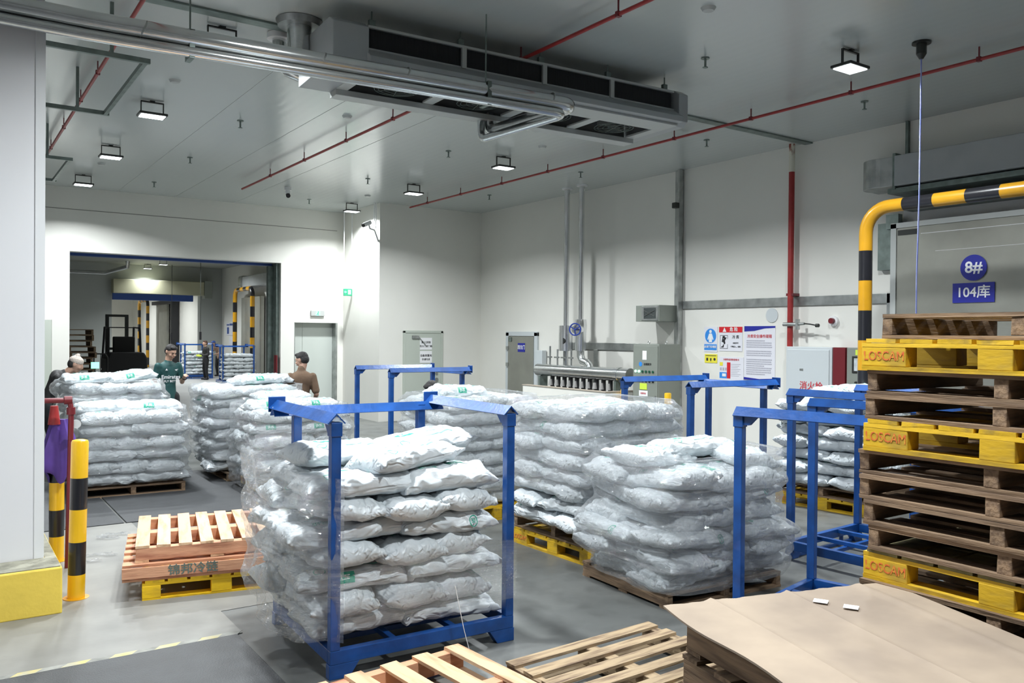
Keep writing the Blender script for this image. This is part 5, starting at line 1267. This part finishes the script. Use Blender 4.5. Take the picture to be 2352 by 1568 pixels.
    if detail:
        for s in (-1, 1):
            o = blob('eye', [('e', H_(s*.030, -.086, .012), (.012, .006, .006), HR)], .003, M['ink'], t, smooth=1)
            blob('eyebrow', [('c', H_(s*.016, -.096, .036), H_(s*.048, -.084, .037), .0042, .0036)], .003, M['hair'], t, smooth=1)
        blob('mouth', [('c', H_(-.018, -.098, -.046), H_(.018, -.098, -.046), .0045, .0045)], .003, mat('lips', (.34, .13, .11), .5), t, smooth=1)
    return t
J = dict(head=(.02, -.05, 1.665), neck=(0, .0, 1.53), chest=(0, .01, 1.36), waist=(0, 0, 1.12), pelvis=(0, 0, .97),
         shL=(-.165, 0, 1.445), elL=(-.215, .03, 1.17), wrL=(-.22, -.10, .95), shR=(.165, 0, 1.445), elR=(.24, .03, 1.17), wrR=(.19, -.20, 1.27),
         hipL=(-.09, 0, .93), knL=(-.11, -.02, .50), anL=(-.12, .03, .09), hipR=(.09, 0, .93), knR=(.11, -.03, .50), anR=(.12, .0, .09))
g = make_person('person in a dark green football shirt looking down at the raised left hand', (3.15, 14.6, 0), R(8), J, M['skin'], M['hair'], M['shirt_green'], M['trouser'], hr=R(18), tilt=R(24), voxel=.010)
g.scale = (1.0, 1.0, 1.0)
text('Emirates', .088, M['paper'], g, (.0, -.118, 1.265), '-y', bold=.015); text('FLY BETTER', .05, M['paper'], g, (.02, -.118, 1.195), '-y', bold=.01)
MB().prism([(-.09, 1.375), (-.05, 1.375), (-.07, 1.405)], 'y', -.122, -.119).build('emblem', M['paper'], g)
MB().prism([(.06, 1.385), (.12, 1.395), (.09, 1.375), (.11, 1.365), (.08, 1.37)], 'y', -.122, -.119).build('emblem', M['paper'], g)
MB().tube([(.212+.034*math.cos(a*PI/6), -.145+.02*math.sin(a*PI/6), 1.245+.03*math.sin(a*PI/6)) for a in range(13)], .008, 6, cap=False).build('wrist_watch', M['black'], g)
J2 = dict(J, head=(-.01, -.055, 1.585), neck=(0, -.01, 1.45), chest=(0, .0, 1.28), waist=(0, 0, 1.05), pelvis=(0, .01, .92), shL=(-.165, .01, 1.355), elL=(-.22, .02, 1.09), wrL=(-.2, -.16, .93),
          shR=(.165, .01, 1.355), elR=(.22, .02, 1.09), wrR=(.2, -.16, .93), hipL=(-.09, 0, .88), hipR=(.09, 0, .88), knL=(-.1, -.02, .47), knR=(.1, -.02, .47))
make_person('person in a brown polo shirt seen from behind, head turned left', (4.50, 12.1, 0), R(180-38+22), J2, M['skin_dim'], M['hair'], M['shirt_brown'], M['trouser'], hr=R(62-10), tilt=R(14), voxel=.010, collar=True, sleeve=.8)
J3 = dict(head=(0, -.30, 1.50), neck=(0, -.16, 1.40), chest=(0, -.06, 1.27), waist=(0, .04, 1.05), pelvis=(0, .08, .92), shL=(-.18, -.08, 1.33), elL=(-.22, -.16, 1.06), wrL=(-.14, -.38, 1.02),
          shR=(.18, -.08, 1.33), elR=(.22, -.16, 1.06), wrR=(.14, -.38, 1.02), hipL=(-.09, .06, .88), hipR=(.09, .06, .88), knL=(-.1, .0, .47), knR=(.1, .0, .47), anL=(-.1, .06, .08), anR=(.1, .06, .08))
make_person('person in a black jacket and beige knit cap bending behind the far left sacks', (1.40, 13.95, 0), R(78), J3, M['skin_dim'], M['hair'], M['jacket'], M['trouser'], long_sleeve=True, hat=M['beige_cap'], voxel=.016, detail=False, tilt=R(20))
J4 = dict(J3, head=(0, -.36, 1.28), neck=(0, -.24, 1.20), chest=(0, -.14, 1.10), waist=(0, .02, .95), shL=(-.18, -.18, 1.14), shR=(.18, -.18, 1.14), elL=(-.22, -.3, .92), elR=(.22, -.3, .92), wrL=(-.12, -.46, .80), wrR=(.12, -.46, .80), pelvis=(0, .1, .86), hipL=(-.09, .08, .82), hipR=(.09, .08, .82))
make_person('person bending behind the sacks, only black hair showing', (5.50, 9.40, 0), R(-70), J4, M['skin_dim'], M['hair'], M['jacket'], M['trouser'], long_sleeve=True, voxel=.016, detail=False, tilt=R(30))
J5 = dict(J, head=(0, -.04, 1.53), neck=(0, .0, 1.40), chest=(0, .0, 1.24), waist=(0, 0, 1.02), pelvis=(0, 0, .88), shL=(-.17, 0, 1.33), elL=(-.21, .0, 1.07), wrL=(-.12, -.24, 1.04), shR=(.17, 0, 1.33), elR=(.21, .0, 1.07), wrR=(.10, -.26, 1.02),
          hipL=(-.08, 0, .85), hipR=(.08, 0, .85), knL=(-.09, -.02, .46), knR=(.09, -.02, .46))
pw = make_person('person in a black jacket with pale green gloves standing between far racks', (9.35, 36.4, 0), R(-75), J5, M['skin'], M['hair_brown'], M['jacket'], M['trouser'], long_sleeve=True, voxel=.018, detail=False)
blob('glove', [('c', (-.12, -.24, 1.04), (-.08, -.36, 1.03), .045, .04), ('c', (.10, -.26, 1.02), (.06, -.38, 1.02), .045, .04)], .018, M['lime'], pw)
J6 = dict(J3)
make_person('person in a blue cap bending behind the right far rack', (10.62, 39.2, 0), R(-60), J6, M['skin_dim'], M['hair'], mat('shirt_tan', (.30, .20, .14), .8), M['trouser'], hat=M['blue_beam'], voxel=.02, detail=False)

# ------------------------------------------------------------------ contents of the far hall
make_rack('far blue rack with white sacks left of the standing person', (9.33, 38.1, 0), R(2), 1.22, 1.14)
make_rack('far blue rack with white sacks in front of the striped door guard', (9.62, 33.1, 0), R(-3), 1.22, 1.14)
SK = set((l, n) for l in range(9) for n in ('far left', 'far middle', 'far right'))
S_ = sack_stack('far rack beyond the opening', 9.33, 38.05, 0, .17, 7, 41, .145, 1.14, 1.0, .02, .05, skip=SK)
S_ = sack_stack('far rack by the door guard', 9.62, 33.05, 0, .17, 7, 42, .145, 1.14, 1.0, .02, .05, skip=SK)
for k in range(14):
    nm = ('dark pallet %s in the brown stack seen through the opening' % ['at the foot', 'second lowest', 'third lowest', 'fourth lowest', 'fifth lowest', 'sixth lowest', 'seventh lowest', 'eighth from the floor', 'ninth from the floor', 'fifth from the top', 'fourth from the top', 'third from the top', 'second from the top', 'on the very top'][k])
    if k == 0: p0_ = pallet_stringer('pallet', nm, M['wood'], (2.72, 24.2, 0), 0, 1.2, 1.0, .145, 5, group='far brown pallet stack')
    else: dup(p0_, (2.72+random.uniform(-.05, .05), 24.2+random.uniform(-.03, .03), k*.147), random.uniform(-.04, .04), nm)
t = thing('forklift', 'black forklift parked in the far hall beyond the opening', 'forklift', (4.95, 29.5, 0))
MB().prism([(-.6, .15), (.6, .15), (.6, 1.15), (.5, 1.35), (-.5, 1.35), (-.6, 1.15)], 'y', -.9, .1).build('counterweight', M['black'], t, bevel=.05)
MB().box(-.5, .5, -.25, .9, .2, .75).build('chassis', M['black'], t, bevel=.02)
MB().box(-.25, .25, -.3, .25, .75, .95).box(-.32, .32, -.35, -.15, .95, 1.85).build('seat', M['rubber'], t, bevel=.03)
mb = MB()
for sx in (-1, 1): mb.tube([(sx*.48, -.45, 1.1), (sx*.46, -.35, 2.12), (sx*.44, .55, 2.15), (sx*.48, .85, .8)], .035, 8)
for y in (-.3, -.1, .1, .3, .5): mb.bar((-.45, y, 2.14), (.45, y, 2.14), .05, .03)
mb.build('overhead_guard', M['black'], t)
mb = MB()
for sx in (-1, 1): mb.box(sx*.30-.05, sx*.30+.05, .95, 1.07, .1, 2.55)
for z in (.5, 1.4, 2.5): mb.box(-.35, .35, .97, 1.05, z, z+.08)
mb.build('mast', M['blackmetal'], t)
for sx in (-1, 1):
    MB().box(sx*.25-.05, sx*.25+.05, 1.07, 2.1, .06, .10).build('fork', M['blackmetal'], t)
    for y, r in ((-.6, .24), (.7, .3)): MB().cyl((sx*.40, y, r), (sx*.57, y, r), r, 24).build('wheel', M['rubber'], t, smooth=True)
MB().tube([(0, .35, .75), (0, .28, 1.15)], .03, 8).cyl((0, .27, 1.15), (0, .25, 1.18), .17, 18).build('steering_wheel', M['blackmetal'], t)
t = thing('hand_truck', 'small black handled trolley beside the far pallet stack', 'trolley', (3.95, 27.0, 0))
MB().tube([(-.18, 0, .2), (-.18, 0, 1.25), (-.12, 0, 1.35), (.12, 0, 1.35), (.18, 0, 1.25), (.18, 0, .2)], .02, 8).tube([(0, 0, .2), (0, 0, 1.34)], .012, 6).build('handle', M['blackmetal'], t)
MB().box(-.25, .25, -.1, .5, .15, .22).build('platform', M['pal_yellow'], t)
for sx in (-1, 1): MB().cyl((sx*.2, 0, .08), (sx*.26, 0, .08), .08, 14).build('wheel', M['rubber'], t)
t = struct(thing('door_6', 'grey sliding cold room door in the far hall', None, (10.86, 0, 0)))
MB().box(-.06, .06, 33.6, 36.3, .08, 3.5).build('door_leaf', M['stainless'], t)
t = thing('door_track', 'grey motor housing above the far striped door guard', 'door drive', (0, 0, 0))
MB().box(10.5, 10.98, 31.2, 35.2, 3.9, 4.35).build('housing', M['grey_unit'], t, bevel=.02); MB().box(10.45, 10.98, 35.2, 35.7, 3.85, 4.4).build('motor_cover', M['galv'], t, bevel=.1)
t = struct(thing('door_7', 'dark framed strip door beyond the far doorway', None, (10.86, 0, 0)))
MB().box(-.06, .06, 50.5, 53.3, .05, 3.6).build('door_leaf', M['stainless'], t); MB().box(-.3, .1, 48.3, 48.55, 0, 3.6).box(-.3, .1, 48.3, 53.4, 3.6, 3.8).build('door_frame', M['black'], t)
for y, z0_, z1_, lb in ((38.6, 1.3, 2.45, 'white notice poster on the far hall wall left of the door guard'), (49.6, 1.4, 2.55, 'small blue and white poster seen through the far doorway')):
    n = thing('poster', lb, 'poster', (XR-.002, y, 0)); MB().box(-.01, 0, -.6, .6, (z0_+z1_)/2, z1_).box(-.01, 0, -.5, .15, z0_, (z0_+z1_)/2-.05).build('poster_sheet', M['offwhite'], n)
    MB().box(-.012, -.01, -.58, .1, z1_-.12, z1_-.03).box(-.012, -.01, .15, .57, z1_-.12, z1_-.06).box(-.012, -.01, .2, .5, z1_-.5, z1_-.2).build('poster_header', M['blue_beam'], n)
for x, y, zb, lb in ((8.9, 35.5, 1.75, 'right pull cord with a dark grip in the far hall'), (8.55, 39.0, 1.7, 'left pull cord with a dark grip in the far hall')):
    t = thing('pull_cord', lb, 'cord', (x, y, 0), 0, 'far pull cords'); MB().cyl((0, 0, zb+.25), (0, 0, H), .012, 6).build('cord', M['blackmetal'], t); MB().cyl((0, 0, zb-.05), (0, 0, zb+.28), .045, 8).build('grip', M['black'], t)
tag(MB().box(6.600, 6.625, 19.40, 19.58, 1.02, 1.48).build('red_notice', M['dark_red']), 'narrow dark red notice on the right edge of the opening', 'sign')
t = thing('signal_box', 'grey signal box with tiny green and red lamps near the far guard', 'box', (10.9, 32.2, 0)); MB().box(-.1, .1, -.25, .25, 2.9, 3.7).build('box_body', M['cab_grey'], t)
MB().box(-.12, -.1, -.03, .03, 3.5, 3.56).build('green_lamp', M['led_green'], t); MB().box(-.12, -.1, -.03, .03, 3.15, 3.21).build('red_lamp', mat('led_red', (1, .05, .05), .5, emit=2), t)
tag(MB().box(-.08, .08, -.02, .02, 0, .14).build('green_light', M['green_glow']), 'small glowing green lamp on a thin post above the far left sacks', 'lamp').location = (2.9, 20.6, 1.18)
MB().cyl((0, 0, -1.18), (0, 0, 0), .015, 8).build('lamp_post', M['blackmetal'], bpy.data.objects['green_light'])
